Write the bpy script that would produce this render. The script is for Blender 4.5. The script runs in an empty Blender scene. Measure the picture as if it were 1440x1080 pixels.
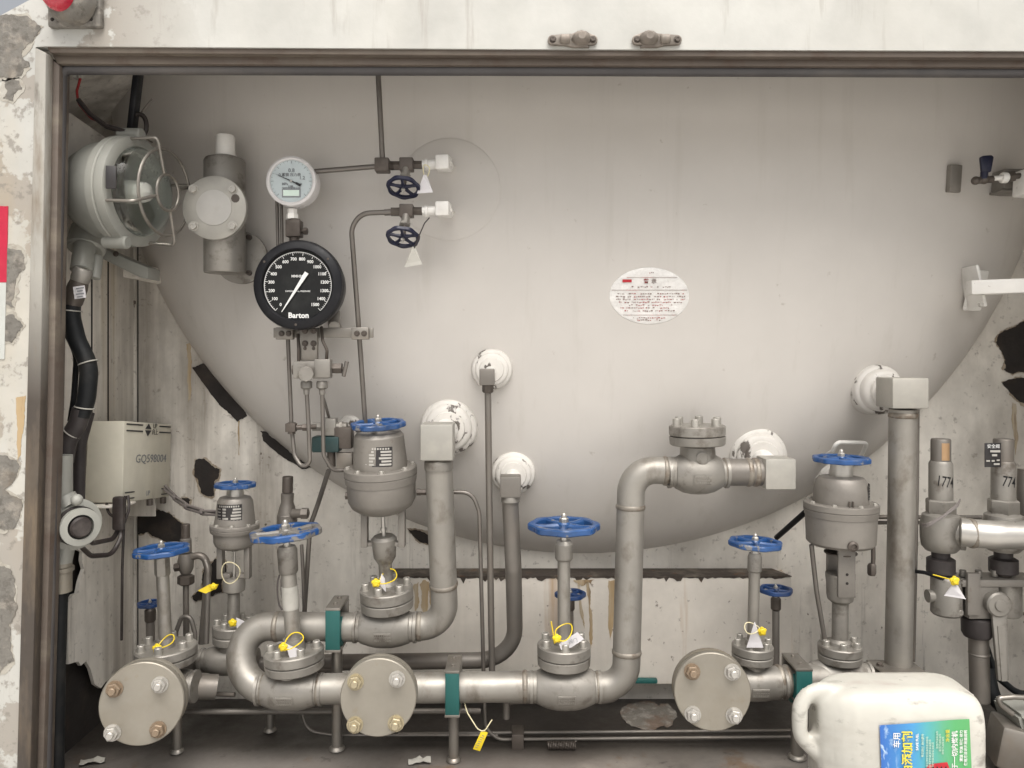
import bpy, bmesh, math, random
from mathutils import Vector, Matrix
random.seed(7)
R = math.radians
SC = bpy.context.scene
COL = SC.collection
# ---------------------------------------------------------------- camera, sky, sun, exposure
K = 1086.0            # focal length in photo pixels (1440 wide)
H = 0.73              # camera height above the cabinet floor
HZ = 500.0            # photo row of the horizon
cam = bpy.data.cameras.new("camera"); cam_o = bpy.data.objects.new("camera", cam); COL.objects.link(cam_o)
cam_o.location = (0, 0, H); cam_o.rotation_euler = (R(90), 0, 0)
cam.sensor_fit = 'HORIZONTAL'; cam.sensor_width = 36; cam.lens = 36 * K / 1440
cam.shift_y = (HZ - 540) / 1440; cam.clip_start = .05; cam.clip_end = 2000
SC.camera = cam_o
SUN_EL, SUN_AZ = 61, 168      # high overcast light from behind the camera, a little from its left
w = bpy.data.worlds.new("World"); SC.world = w; w.use_nodes = True
nt = w.node_tree; bg = nt.nodes["Background"]
sky = nt.nodes.new("ShaderNodeTexSky"); sky.sky_type = 'NISHITA'; sky.sun_disc = False
sky.sun_elevation = R(SUN_EL); sky.sun_rotation = R(SUN_AZ - 0); sky.dust_density = 7; sky.air_density = 1.0; sky.ozone_density = .6
hs = nt.nodes.new("ShaderNodeHueSaturation"); hs.inputs['Saturation'].default_value = .18   # a veiled, overcast sky
nt.links.new(sky.outputs[0], hs.inputs['Color']); nt.links.new(hs.outputs[0], bg.inputs[0]); bg.inputs[1].default_value = .105
sl = bpy.data.lights.new("sun", 'SUN'); sl.energy = 1.7; sl.angle = R(52); sl.color = (1, .95, .88)
so = bpy.data.objects.new("sun", sl); COL.objects.link(so)
_d = Vector((math.sin(R(SUN_AZ)) * math.cos(R(SUN_EL)), math.cos(R(SUN_AZ)) * math.cos(R(SUN_EL)), math.sin(R(SUN_EL))))
so.rotation_euler = _d.to_track_quat('Z', 'Y').to_euler(); so.location = (0, -3, 4)
vs = SC.view_settings; vs.view_transform = 'Standard'; vs.look = 'None'; vs.gamma = 1; vs.exposure = 0.71
# ---------------------------------------------------------------- helpers
def P(px, py, d): return Vector(((px - 720) * d / K, d, H - (py - HZ) * d / K))
def S(px, d): return px * d / K
X, Y, Z = Vector((1, 0, 0)), Vector((0, 1, 0)), Vector((0, 0, 1))
FRONT = Vector((0, -1, 0))
W = {}
def basis(ax):
    ax = ax.normalized()
    ref = Z if abs(ax.z) < .9 else Vector((0, -1, 0))
    u = ref.cross(ax).normalized(); v = ax.cross(u).normalized()
    return u, v, ax
def fillet(pts, rad, n=7):
    pts = [Vector(p) for p in pts]; out = [pts[0]]
    for i in range(1, len(pts) - 1):
        p, a, b = pts[i], pts[i - 1] - pts[i], pts[i + 1] - pts[i]
        r = rad[i - 1] if isinstance(rad, (list, tuple)) else rad
        la, lb = a.length, b.length
        ang = a.angle(b) if la > 1e-6 and lb > 1e-6 else math.pi
        if ang > 3.12: out.append(p); continue
        t = min(r / math.tan(ang / 2), la * .499, lb * .499); r2 = t * math.tan(ang / 2)
        a.normalize(); b.normalize(); bis = (a + b).normalized(); c = p + bis * (r2 / math.sin(ang / 2))
        s, e = p + a * t - c, p + b * t - c; tot = s.angle(e)
        for k in range(n + 1):
            f = k / n
            out.append(c + (s * math.sin((1 - f) * tot) + e * math.sin(f * tot)) / math.sin(tot) if tot > 1e-4 else p)
    out.append(pts[-1]); return out
class B:
    def __init__(s): s.bm = bmesh.new()
    def loops(s, rings, closed_ring=True, cap0=True, cap1=True, wrap=False):
        bm = s.bm; vr = [[bm.verts.new(p) for p in r] for r in rings]; n = len(vr[0]); m = len(vr)
        for i in range(m if wrap else m - 1):
            a, b = vr[i], vr[(i + 1) % m]
            for j in range(n if closed_ring else n - 1):
                k = (j + 1) % n
                try: bm.faces.new((a[j], a[k], b[k], b[j]))
                except ValueError: pass
        if not wrap:
            if cap0: bm.faces.new(list(reversed(vr[0])))
            if cap1: bm.faces.new(vr[-1])
        return s
    def lathe(s, o, ax, prof, n=28, a0=0.0):
        u, v, ax = basis(ax); rings = []
        for r, t in prof:
            r = max(r, 1e-5)
            rings.append([o + ax * t + (u * math.cos(a0 + 2 * math.pi * k / n) + v * math.sin(a0 + 2 * math.pi * k / n)) * r for k in range(n)])
        return s.loops(rings)
    def cyl(s, a, b, r, n=20, r2=None, bev=0.0, a0=0.0):
        a, b = Vector(a), Vector(b); L = (b - a).length; r2 = r if r2 is None else r2
        pr = [(r - bev, 0), (r, bev), (r2, L - bev), (r2 - bev, L)] if bev else [(r, 0), (r2, L)]
        return s.lathe(a, b - a, pr, n, a0)
    def tube(s, pts, r, n=12, closed=False):
        pts = [Vector(p) for p in pts]; q = [pts[0]]
        for p in pts[1:]:
            if (p - q[-1]).length > 1e-6: q.append(p)
        pts = q; m = len(pts); rings = []; u = None
        for i in range(m):
            t = (pts[(i + 1) % m] - pts[i - 1]) if closed else pts[min(i + 1, m - 1)] - pts[max(i - 1, 0)]
            t.normalize()
            if u is None: u = basis(t)[0]
            u = (u - t * u.dot(t)).normalized(); v = t.cross(u)
            rr = r[i] if isinstance(r, list) else r
            rings.append([pts[i] + (u * math.cos(2 * math.pi * k / n) + v * math.sin(2 * math.pi * k / n)) * rr for k in range(n)])
        return s.loops(rings, wrap=closed)
    def box(s, c, size, rot=None, bev=0.0, seg=2):
        t = bmesh.new(); bmesh.ops.create_cube(t, size=1)
        bmesh.ops.scale(t, vec=Vector(size), verts=t.verts)
        if bev: bmesh.ops.bevel(t, geom=t.edges[:], offset=bev, segments=seg, affect='EDGES', profile=.5)
        M = Matrix.Translation(Vector(c)) @ (rot.to_4x4() if rot else Matrix.Identity(4))
        bmesh.ops.transform(t, matrix=M, verts=t.verts)
        me = bpy.data.meshes.new("tmp"); t.to_mesh(me); t.free(); s.bm.from_mesh(me); bpy.data.meshes.remove(me); return s
    def prism(s, pts, ext, bev=0.0):
        t = bmesh.new(); ext = Vector(ext)
        a = [t.verts.new(p) for p in pts]; b = [t.verts.new(Vector(p) + ext) for p in pts]; n = len(a)
        t.faces.new(a); t.faces.new(list(reversed(b)))
        for i in range(n): t.faces.new((a[i], b[i], b[(i + 1) % n], a[(i + 1) % n]))
        bmesh.ops.recalc_face_normals(t, faces=t.faces)
        if bev: bmesh.ops.bevel(t, geom=t.edges[:], offset=bev, segments=2, affect='EDGES', profile=.5)
        bmesh.ops.triangulate(t, faces=[f for f in t.faces if len(f.verts) > 4])
        me = bpy.data.meshes.new("tmp"); t.to_mesh(me); t.free(); s.bm.from_mesh(me); bpy.data.meshes.remove(me); return s
    def ball(s, c, r, sc=(1, 1, 1), n=18):
        bmesh.ops.create_uvsphere(s.bm, u_segments=n, v_segments=n // 2 + 1, radius=1, matrix=Matrix.Translation(Vector(c)) @ Matrix.Diagonal((r * sc[0], r * sc[1], r * sc[2], 1))); return s
    def mesh(s, name, m, off=Vector(), ang=38):
        bmesh.ops.recalc_face_normals(s.bm, faces=s.bm.faces)
        bmesh.ops.translate(s.bm, vec=-off, verts=s.bm.verts)
        me = bpy.data.meshes.new(name); s.bm.to_mesh(me); s.bm.free()
        for p in me.polygons: p.use_smooth = True
        me.set_sharp_from_angle(angle=R(ang)); me.materials.append(m); return me
    def out(s, name, m, parent=None, ang=38, loc=None, **kw):
        base = W[parent.name] if parent else Vector(loc) if loc is not None else Vector()
        o = bpy.data.objects.new(name, s.mesh(name, m, base, ang)); COL.objects.link(o)
        if parent: o.parent = parent
        else: o.location = base
        W[o.name] = base.copy()
        for k, v in kw.items(): o[k] = v
        return o
def thing(name, label, cat, loc, group=None):
    o = bpy.data.objects.new(name, None); COL.objects.link(o); o.location = loc; o.empty_display_size = .02
    o['label'] = label; o['category'] = cat
    if group: o['group'] = group
    W[o.name] = Vector(loc); return o
def copy_at(src, parent, loc, q=None, scale=1):
    c = src.copy(); COL.objects.link(c); c.parent = parent; c.location = Vector(loc) - W[parent.name]
    if q is not None: c.rotation_mode = 'QUATERNION'; c.rotation_quaternion = q
    c.scale = (scale,) * 3; W[c.name] = Vector(loc); return c
TEXTS = []
def text(s, size, c, m, parent, rot=None, name="lettering", sx=1.0, bold=0.0, align='CENTER', wrap=None):
    """flat lettering; rot is a 3x3 whose columns are reading direction, up and outward"""
    cu = bpy.data.curves.new("lettering", 'FONT'); cu.body = s; cu.size = size; cu.align_x = align; cu.align_y = 'CENTER'
    cu.extrude = .00012; cu.offset = bold; cu.resolution_u = 2
    o = bpy.data.objects.new("lettering_curve", cu); COL.objects.link(o)
    rot = rot or Matrix((X, Z, -Y)).transposed()
    TEXTS.append((o, name, Vector(c), rot, sx, m, parent, wrap))
def flush_texts():
    dg = bpy.context.evaluated_depsgraph_get()
    for o, name, c, rot, sx, m, parent, wrap in TEXTS:
        me = bpy.data.meshes.new_from_object(o.evaluated_get(dg)); me.name = name
        base = W[parent.name]
        for v in me.vertices:
            q = c + rot @ Vector((v.co.x * sx, v.co.y, v.co.z))
            if wrap: q = wrap(q)
            v.co = q - base
        me.materials.clear(); me.materials.append(m)
        n = bpy.data.objects.new(name, me); COL.objects.link(n); n.parent = parent
    for t in TEXTS:
        cu = t[0].data; bpy.data.objects.remove(t[0]); bpy.data.curves.remove(cu)
# ---------------------------------------------------------------- materials
def mat(name, base, rough=.5, metal=0.0, layers=(), bump=(), coat=0.0, rvar=.12, sub=0.0, spec=.5, var=.11):
    """layers: (colour, noise scale, detail, lo, hi, xyz stretch, amount[, (axis, a, b) world mask]); wear of the surface, plus shade painted on the rear floor"""
    m = bpy.data.materials.new(name); m.use_nodes = True; t = m.node_tree; N = t.nodes; L = t.links
    bs = N["Principled BSDF"]; bs.inputs['Metallic'].default_value = metal; bs.inputs['Roughness'].default_value = rough
    bs.inputs['Coat Weight'].default_value = coat; bs.inputs['Specular IOR Level'].default_value = spec
    if sub: bs.inputs['Subsurface Weight'].default_value = sub; bs.inputs['Subsurface Radius'].default_value = (.01, .01, .01)
    tc = N.new("ShaderNodeTexCoord"); oi = N.new("ShaderNodeObjectInfo"); ad = N.new("ShaderNodeVectorMath"); ad.operation = 'MULTIPLY_ADD'
    cb = N.new("ShaderNodeCombineXYZ")
    for k in range(3): L.new(oi.outputs['Random'], cb.inputs[k])
    L.new(cb.outputs[0], ad.inputs[0]); ad.inputs[1].default_value = (7, 5, 3); L.new(tc.outputs['Object'], ad.inputs[2])
    def noise(sc, det, st, dist=0.0):
        mp = N.new("ShaderNodeMapping"); mp.inputs['Scale'].default_value = st; L.new(ad.outputs[0], mp.inputs[0])
        n = N.new("ShaderNodeTexNoise"); n.inputs['Scale'].default_value = sc; n.inputs['Detail'].default_value = det
        n.inputs['Roughness'].default_value = .62; n.inputs['Distortion'].default_value = dist; L.new(mp.outputs[0], n.inputs['Vector']); return n.outputs['Fac']
    def rng(src, a, b, c=0.0, d=1.0):
        r = N.new("ShaderNodeMapRange"); r.inputs[1].default_value = a; r.inputs[2].default_value = b; r.inputs[3].default_value = c; r.inputs[4].default_value = d
        L.new(src, r.inputs[0]); return r.outputs[0]
    def mul(a, b):
        q = N.new("ShaderNodeMath"); q.operation = 'MULTIPLY'; L.new(a, q.inputs[0])
        if isinstance(b, float): q.inputs[1].default_value = b
        else: L.new(b, q.inputs[1])
        return q.outputs[0]
    v = noise(9, 4, (1, 1, 1)); mx = N.new("ShaderNodeMix"); mx.data_type = 'RGBA'
    mx.inputs[6].default_value = (*[c * (1 - var * 1.2) for c in base], 1); mx.inputs[7].default_value = (*[min(1, c * (1 + var * .8)) for c in base], 1)
    L.new(rng(v, .3, .7), mx.inputs[0]); col = mx.outputs[2]; dirt = None
    for ly in layers:
        c, sc, det, lo, hi, st, am = ly[:7]
        f = mul(rng(noise(sc, det, st), lo, hi), float(am))
        if len(ly) > 7:
            ge = N.new("ShaderNodeNewGeometry"); sp = N.new("ShaderNodeSeparateXYZ"); L.new(ge.outputs['Position'], sp.inputs[0])
            f = mul(f, rng(sp.outputs[ly[7][0]], ly[7][1], ly[7][2]))
        k = N.new("ShaderNodeMix"); k.data_type = 'RGBA'; L.new(f, k.inputs[0]); L.new(col, k.inputs[6]); k.inputs[7].default_value = (*c, 1); col = k.outputs[2]
        dirt = f
    L.new(col, bs.inputs['Base Color'])
    L.new(rng(noise(22, 5, (1, 1, 1)), .3, .7, max(.04, rough - rvar), min(1, rough + rvar)), bs.inputs['Roughness'])
    if bump:
        bp = N.new("ShaderNodeBump"); bp.inputs['Distance'].default_value = bump[2] if len(bump) > 2 else .001; bp.inputs['Strength'].default_value = bump[1]
        L.new(noise(bump[0], 6, (1, 1, 1)), bp.inputs['Height']); L.new(bp.outputs[0], bs.inputs['Normal'])
    return m
I3 = (1, 1, 1); VS = (1, 1, .06)
RUST, SOOT, DIRT = (.16, .06, .02), (.012, .010, .009), (.22, .19, .155)
M = {}
M['tank'] = mat("tank_paint", (.555, .525, .488), .45, 0, [((.50, .47, .43), 1.6, 5, .5, .85, (1, 1, .3), .3), ((.30, .26, .215), 34, 9, .67, .73, I3, .55), ((.46, .43, .385), 30, 8, .56, .72, (1, 1, .04), .4), ((.10, .08, .06), 13, 9, .735, .75, I3, .8)], (60, .10), var=.025)
M['boss'] = mat("boss_paint", (.66, .63, .585), .5, 0, [((.45, .42, .38), 14, 6, .55, .75, I3, .5), ((.06, .045, .035), 30, 10, .555, .585, (1, 1, .6), .9)], (70, .35))
M['wall'] = mat("wall_paint", (.77, .73, .66), .55, 0, [((.26, .225, .185), 13, 8, .43, .66, (1, 1, .05), .8, (0, .2, -.40)), ((.33, .30, .26), 5, 9, .46, .68, (1, 1, .5), .6), ((.14, .115, .09), 75, 9, .60, .69, I3, .45), ((.13, .105, .08), 42, 8, .60, .73, (1, 1, .07), .6), ((.34, .22, .07), 8, 6, .63, .73, (1, 1, .04), .7), ((.11, .09, .07), 2.6, 8, .56, .72, (1, 1, .6), .6), ((.07, .045, .03), 45, 9, .69, .72, (1, 1, .7), .9)], (90, .25))
M['ledge'] = mat("ledge_paint", (.64, .595, .53), .55, 0, [((.34, .31, .27), 8, 6, .5, .75, VS, .5), ((.38, .20, .06), 11, 6, .60, .70, (1, 1, .05), .8), ((.10, .07, .05), 60, 9, .64, .70, I3, .8)], (90, .3))
M['panel'] = mat("outer_panel_paint", (.45, .445, .415), .5, 0, [((.42, .40, .35), 4, 6, .45, .75, (1, 1, .3), .35), ((.30, .27, .24), 34, 9, .585, .70, (1, 1, .10), .65), ((.30, .275, .24), 5.2, 9, .475, .49, I3, .97, (0, -.47, -.62)), ((.42, .29, .12), 6, 7, .50, .66, (1, 1, .22), .45, (0, -.70, -.86)), ((.20, .18, .155), 60, 9, .56, .64, I3, .7, (0, -.48, -.62))], (60, .35))
M['frame'] = mat("frame_steel", (.115, .092, .075), .6, .2, [((.30, .26, .20), 12, 7, .52, .70, (.1, 1, 1), .45), ((.09, .06, .045), 20, 7, .54, .7, I3, .8)], (80, .4))
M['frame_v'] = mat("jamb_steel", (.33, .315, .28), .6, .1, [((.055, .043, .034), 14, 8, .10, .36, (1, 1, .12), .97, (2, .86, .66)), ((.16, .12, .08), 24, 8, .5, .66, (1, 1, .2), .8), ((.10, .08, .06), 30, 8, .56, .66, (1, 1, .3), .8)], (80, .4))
M['rubber'] = mat("seal_rubber", (.06, .055, .055), .55, 0, [((.13, .115, .10), 14, 6, .5, .7, (.3, 1, .3), .6)], (120, .3))
M['undercoat'] = mat('flaking_undercoat', (.36, .335, .285), .6, 0, [((.25, .22, .18), 40, 9, .5, .62, I3, .7), ((.42, .40, .36), 18, 7, .5, .66, I3, .6)], (120, .8, .002))
M['dirt'] = mat('dried_mud', (.13, .118, .10), .8, 0, [((.24, .22, .195), 50, 9, .5, .62, I3, .8), ((.12, .075, .05), 22, 9, .48, .62, I3, .7)], (90, .9, .003))
M['weld'] = mat('weld_bead', (.25, .225, .19), .5, .5, [((.15, .11, .08), 60, 7, .48, .6, I3, .7), ((.36, .33, .28), 40, 6, .52, .66, I3, .6)], (400, .6, .0008))
M['halo'] = mat('rusted_paint_edge', (.36, .30, .225), .6, 0, [((.20, .135, .075), 45, 9, .5, .64, I3, .8), ((.45, .42, .37), 20, 7, .5, .66, I3, .6)], (120, .6, .002))
M['grime'] = mat('ledge_grime', (.055, .043, .034), .8, 0, [((.20, .17, .135), 16, 8, .5, .66, I3, .7), ((.16, .07, .03), 24, 7, .58, .7, I3, .7)], (70, .6, .003))
M['drip'] = mat('rust_run', (.40, .29, .16), .6, 0, [((.50, .45, .36), 30, 6, .45, .65, (1, 1, .1), .8), ((.10, .045, .02), 40, 7, .55, .66, (1, 1, .1), .8)])
M['mirror'] = mat('lamp_reflector', (.80, .80, .77), .28, .35)
M['dark_green'] = mat('dark_green_casting', (.012, .040, .040), .5, 0, [((.05, .06, .055), 20, 7, .5, .7, I3, .6)])
M['bolt'] = mat('bolt_steel', (.46, .44, .40), .42, .55, [((.25, .22, .19), 60, 6, .52, .7, I3, .6)])
M['void'] = mat("bitumen_and_void_black", (.018, .014, .012), .8, 0, [((.05, .035, .025), 20, 7, .5, .7, I3, .7)], (60, .5, .002))  # black of the torn patches, also painted on sheets for the dark void
M['floor'] = mat("floor_steel", (.17, .155, .14), .5, .1, [((.12, .10, .085), 5, 7, .42, .66, I3, .75), ((.40, .36, .31), 3, 6, .5, .7, (1, 1, 1), .6), ((.14, .075, .03), 13, 8, .60, .68, I3, .6), ((.05, .042, .036), 30, 8, .62, .7, I3, .7), ((.030, .025, .021), 2, 4, .1, .3, I3, .96, (1, 1.375, 1.445))], (50, .35, .002))  # last layer paints shade under the pipes, with dirt, into the rear floor
M['yard'] = mat("yard_concrete", (.63, .61, .58), .8, 0, [((.22, .21, .19), 2, 8, .45, .7, I3, .6)], (20, .3))
M['steel'] = mat("cast_stainless", (.285, .268, .24), .48, .5, [((.19, .175, .155), 7, 7, .46, .70, I3, .65), ((.10, .08, .062), 30, 9, .54, .68, I3, .7)], (240, .22, .0006))
M['pipe'] = mat("pipe_stainless", (.325, .306, .274), .50, .55, [((.20, .185, .162), 5, 7, .45, .72, (1, 1, .4), .6), ((.13, .105, .08), 22, 9, .53, .70, (1, 1, .6), .65)], (200, .15, .0006))
M['pipe_dark'] = mat("pipe_dull", (.19, .174, .155), .50, .5, [((.20, .17, .14), 8, 7, .45, .7, I3, .6)], (200, .2, .0006))
M['tubing'] = mat("tubing_stainless", (.185, .168, .15), .40, .6, [((.11, .088, .07), 16, 6, .5, .72, I3, .5)], (200, .1, .0005))
M['bright'] = mat("machined_steel", (.48, .46, .425), .38, .7, [((.40, .36, .31), 30, 6, .55, .75, I3, .4)], (200, .1, .0004))
M['flange'] = mat("flange_face", (.31, .285, .24), .46, .6, [((.20, .17, .125), 5, 7, .44, .7, I3, .6), ((.24, .165, .08), 22, 8, .62, .76, I3, .5)], (260, .15, .0005))
M['fitting'] = mat("fitting_brown", (.105, .088, .075), .48, .45, [((.05, .038, .03), 20, 6, .5, .7, I3, .7)], (160, .2, .0006))
M['block'] = mat("elbow_block_steel", (.36, .345, .31), .5, .35, [((.46, .43, .38), 9, 6, .45, .7, I3, .6)], (220, .2, .0005))
M['act'] = mat("actuator_grey", (.235, .217, .193), .5, .35, [((.15, .135, .12), 8, 6, .48, .72, I3, .6), ((.15, .12, .095), 45, 8, .63, .72, I3, .6)], (260, .3, .0006))
M['blue'] = mat("blue_enamel", (.014, .066, .205), .36, 0, [((.05, .12, .27), 16, 6, .52, .72, I3, .5), ((.22, .205, .185), 30, 9, .60, .62, I3, .95), ((.012, .035, .09), 12, 7, .5, .7, I3, .7)], (150, .2, .0006), coat=.2)
M['blue_worn'] = mat("blue_enamel_worn", (.015, .072, .225), .4, .1, [((.18, .168, .15), 11, 9, .50, .515, I3, .97)], (150, .4, .0008))
M['blue_dark'] = mat("blue_enamel_dirty", (.016, .052, .165), .42, 0, [((.05, .06, .09), 20, 7, .5, .7, I3, .7)], (150, .3, .0006))
M['navy'] = mat("navy_enamel", (.007, .009, .030), .4, 0, [((.05, .05, .08), 30, 7, .55, .7, I3, .6)], (150, .3, .0006))
M['green'] = mat("green_rubber_lining", (.012, .090, .082), .5, 0, [((.03, .15, .135), 18, 6, .5, .7, (1, 1, .3), .6), ((.05, .05, .045), 30, 8, .62, .7, I3, .7)], (120, .3))
M['clamp'] = mat("clamp_steel", (.27, .25, .222), .45, .75, [((.25, .21, .17), 14, 7, .5, .7, I3, .6)], (160, .25, .0006))
M['white'] = mat("white_enamel", (.74, .72, .68), .4, 0, [((.48, .45, .40), 14, 7, .55, .75, I3, .5), ((.20, .17, .14), 50, 8, .67, .7, I3, .8)], (80, .15))
M['tag'] = mat("tag_plastic", (.58, .56, .57), .35, 0, [((.62, .60, .60), 30, 5, .5, .7, I3, .4)])
M['tag_grey'] = mat("tag_plastic_dirty", (.40, .385, .345), .4, 0, [((.25, .24, .21), 30, 6, .5, .7, I3, .6)])
M['yellow'] = mat("yellow_plastic", (.74, .55, .02), .38, 0, [((.50, .37, .02), 60, 5, .5, .7, I3, .4)])
M['cord'] = mat("pale_cord", (.62, .56, .36), .5)
M['black'] = mat("black_plastic", (.010, .010, .012), .42, 0, [((.03, .03, .032), 25, 7, .58, .75, I3, .6)], (120, .15), spec=.25)
M['hose'] = mat("black_hose", (.010, .011, .012), .5, 0, [((.035, .033, .03), 18, 7, .52, .75, I3, .6)], (80, .3), spec=.25)
M['hose_grey'] = mat("taped_hose", (.045, .039, .038), .5, 0, [((.09, .08, .075), 16, 7, .5, .7, I3, .6)], (60, .5), spec=.25)
M['cable'] = mat("brown_cable", (.028, .021, .019), .45, 0, [((.11, .095, .085), 25, 6, .5, .7, I3, .5)])
M['grey_cable'] = mat("grey_cable", (.17, .15, .14), .45)
M['box'] = mat("junction_box_paint", (.56, .53, .44), .5, 0, [((.44, .40, .31), 10, 7, .46, .72, VS, .55), ((.20, .16, .12), 26, 8, .62, .72, (1, 1, .2), .6)], (70, .15))
M['lamp'] = mat("lamp_housing_paint", (.31, .31, .28), .5, .15, [((.30, .29, .25), 9, 6, .46, .7, I3, .5)], (160, .3, .0006))
M['dial_white'] = mat("dial_pale", (.50, .56, .57), .5, 0, rvar=.02)
M['dial_black'] = mat("dial_black", (.012, .0125, .0125), .5, 0, [((.035, .036, .034), 16, 6, .5, .7, I3, .5)], rvar=.05, spec=.2)
M['ring_white'] = mat("bezel_white", (.64, .62, .61), .3)
M['ink'] = mat("black_ink", (.02, .02, .022), .6)
M['ink_white'] = mat("white_ink", (.72, .72, .70), .6)
M['ink_grey'] = mat("faded_ink", (.20, .21, .22), .6)
M['ink_red'] = mat("red_ink", (.45, .02, .03), .6)
M['lcd'] = mat("lcd_glass", (.62, .74, .66), .25)
M['red_glass'] = mat("red_lens", (.42, .010, .035), .25, coat=.3, layers=[((.72, .12, .14), 20, 4, .5, .7, I3, .4)])
M['tape_red'] = mat("reflective_red", (.42, .015, .045), .35, layers=[((.45, .03, .05), 20, 4, .5, .7, I3, .5)])
M['tape_white'] = mat("reflective_white", (.46, .47, .44), .35)
M['brick'] = mat("brown_casting", (.20, .175, .15), .6, .2, [((.34, .29, .245), 26, 8, .45, .65, I3, .8), ((.09, .07, .055), 14, 7, .5, .7, I3, .7)], (90, .5, .002))
M['concrete'] = mat("lamp_base_grey", (.17, .158, .138), .65, .1, [((.30, .27, .23), 40, 9, .52, .62, I3, .6), ((.095, .085, .072), 70, 9, .50, .62, I3, .75), ((.22, .16, .10), 8, 7, .56, .7, I3, .5)], (120, .9, .002))
M['jug'] = mat("jug_plastic", (.50, .485, .435), .36, 0, [((.33, .295, .25), 9, 8, .50, .70, (.35, 1, 1), .5), ((.33, .24, .22), 16, 8, .58, .72, (.5, 1, 1), .5), ((.13, .11, .095), 34, 9, .60, .69, (.5, 1, 1), .55)], (30, .12, .002), sub=.1)
M['rusty'] = mat('rusty_steel', (.28, .235, .18), .5, .5, [((.22, .115, .045), 40, 6, .45, .6, I3, .8)], (160, .3, .0006))
M['yellowed'] = mat('zinc_yellowed', (.40, .35, .245), .4, .6, [((.45, .33, .13), 30, 6, .5, .7, I3, .6)], (160, .2, .0006))
M['jug_label'] = None
M['plate'] = mat("name_plate_black", (.025, .022, .022), .4)
M['plate_grey'] = mat("name_plate_etched", (.52, .50, .46), .4, .6)
M['patina'] = mat("brass_window", (.42, .27, .15), .45, .5)
M['red_wire'] = mat("red_wire", (.30, .02, .02), .5)
M['sticker'] = mat("crumpled_film", (.78, .76, .73), .25, 0, [((.60, .58, .55), 25, 8, .42, .6, (1, 1, 3), .6)], (38, .9, .004), coat=.5)
def glass_mat():
    m = bpy.data.materials.new("lamp_glass"); m.use_nodes = True; b = m.node_tree.nodes["Principled BSDF"]
    b.inputs['Base Color'].default_value = (.9, .93, .9, 1); b.inputs['Roughness'].default_value = .08; b.inputs['Transmission Weight'].default_value = 1; b.inputs['IOR'].default_value = 1.25; return m
M['glass'] = glass_mat()
def label_mat():
    m = bpy.data.materials.new("jug_label_print"); m.use_nodes = True; t = m.node_tree; N = t.nodes; L = t.links; b = N["Principled BSDF"]; b.inputs['Roughness'].default_value = .35
    tc = N.new("ShaderNodeTexCoord"); sp = N.new("ShaderNodeSeparateXYZ"); L.new(tc.outputs['Generated'], sp.inputs[0])
    cr = N.new("ShaderNodeValToRGB"); e = cr.color_ramp.elements
    e[0].position = 0; e[0].color = (.03, .12, .42, 1); e[1].position = 1; e[1].color = (.10, .36, .12, 1)
    for p, c in ((.35, (.06, .28, .56)), (.5, (.08, .36, .40)), (.68, (.10, .36, .20)), (.8, (.09, .36, .13))):
        q = e.new(p); q.color = (*c, 1)
    L.new(sp.outputs[0], cr.inputs[0])
    n = N.new("ShaderNodeTexNoise"); n.inputs['Scale'].default_value = 6; n.inputs['Detail'].default_value = 6; L.new(tc.outputs['Generated'], n.inputs['Vector'])
    r = N.new("ShaderNodeMapRange"); r.inputs[1].default_value = .52; r.inputs[2].default_value = .66; L.new(n.outputs[0], r.inputs[0])
    k = N.new("ShaderNodeMapRange"); k.inputs[1].default_value = .22; k.inputs[2].default_value = .05; L.new(sp.outputs[0], k.inputs[0])
    ml = N.new("ShaderNodeMath"); ml.operation = 'MULTIPLY'; L.new(r.outputs[0], ml.inputs[0]); L.new(k.outputs[0], ml.inputs[1])
    mx = N.new("ShaderNodeMix"); mx.data_type = 'RGBA'; L.new(ml.outputs[0], mx.inputs[0]); L.new(cr.outputs[0], mx.inputs[6]); mx.inputs[7].default_value = (.55, .68, .75, 1)
    L.new(mx.outputs[2], b.inputs['Base Color']); return m
M['jug_label'] = label_mat()
# ---------------------------------------------------------------- shared bolt meshes (axis +Z, unit radius)
def _socket():
    b = B(); b.lathe(Vector(), Z, [(1.15, 0), (1.15, .12), (.98, .12), (1, .2), (1, 1.75), (.88, 1.88), (.60, 1.88), (.56, 1.2), (0, 1.2)], 16); return b.mesh("bolt", M['bolt'], ang=30)
def _hexm():
    b = B(); b.lathe(Vector(), Z, [(1.35, 0), (1.35, .18)], 16); b.lathe(Vector((0, 0, .18)), Z, [(1.1, 0), (1.12, .05), (1.12, .8), (1, .92)], 6)
    b.lathe(Vector((0, 0, 1.0)), Z, [(.62, 0), (.62, .7), (.5, .82)], 14); return b.mesh("bolt", M['bolt'], ang=30)
def _hexhead():
    b = B(); b.lathe(Vector(), Z, [(1.4, 0), (1.4, .15)], 16); b.lathe(Vector((0, 0, .15)), Z, [(1.1, 0), (1.1, .75), (.95, .85), (.5, .85), (.42, .7), (0, .7)], 6); return b.mesh("bolt", M['bolt'], ang=30)
BM = {'socket': _socket(), 'stud': _hexm(), 'hex': _hexhead()}
def bolt(kind, parent, loc, ax, r, m=None, name="bolt"):
    o = bpy.data.objects.new(name, BM[kind]); COL.objects.link(o); o.parent = parent; o.location = Vector(loc) - W[parent.name]
    u, v, a = basis(ax); tw = random.uniform(0, 1)
    o.rotation_mode = 'QUATERNION'; o.rotation_quaternion = a.to_track_quat('Z', 'Y') @ Matrix.Rotation(tw, 3, 'Z').to_quaternion()
    o.scale = (r, r, r)
    if m: o.material_slots[0].link = 'OBJECT'; o.material_slots[0].material = m
    return o
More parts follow.
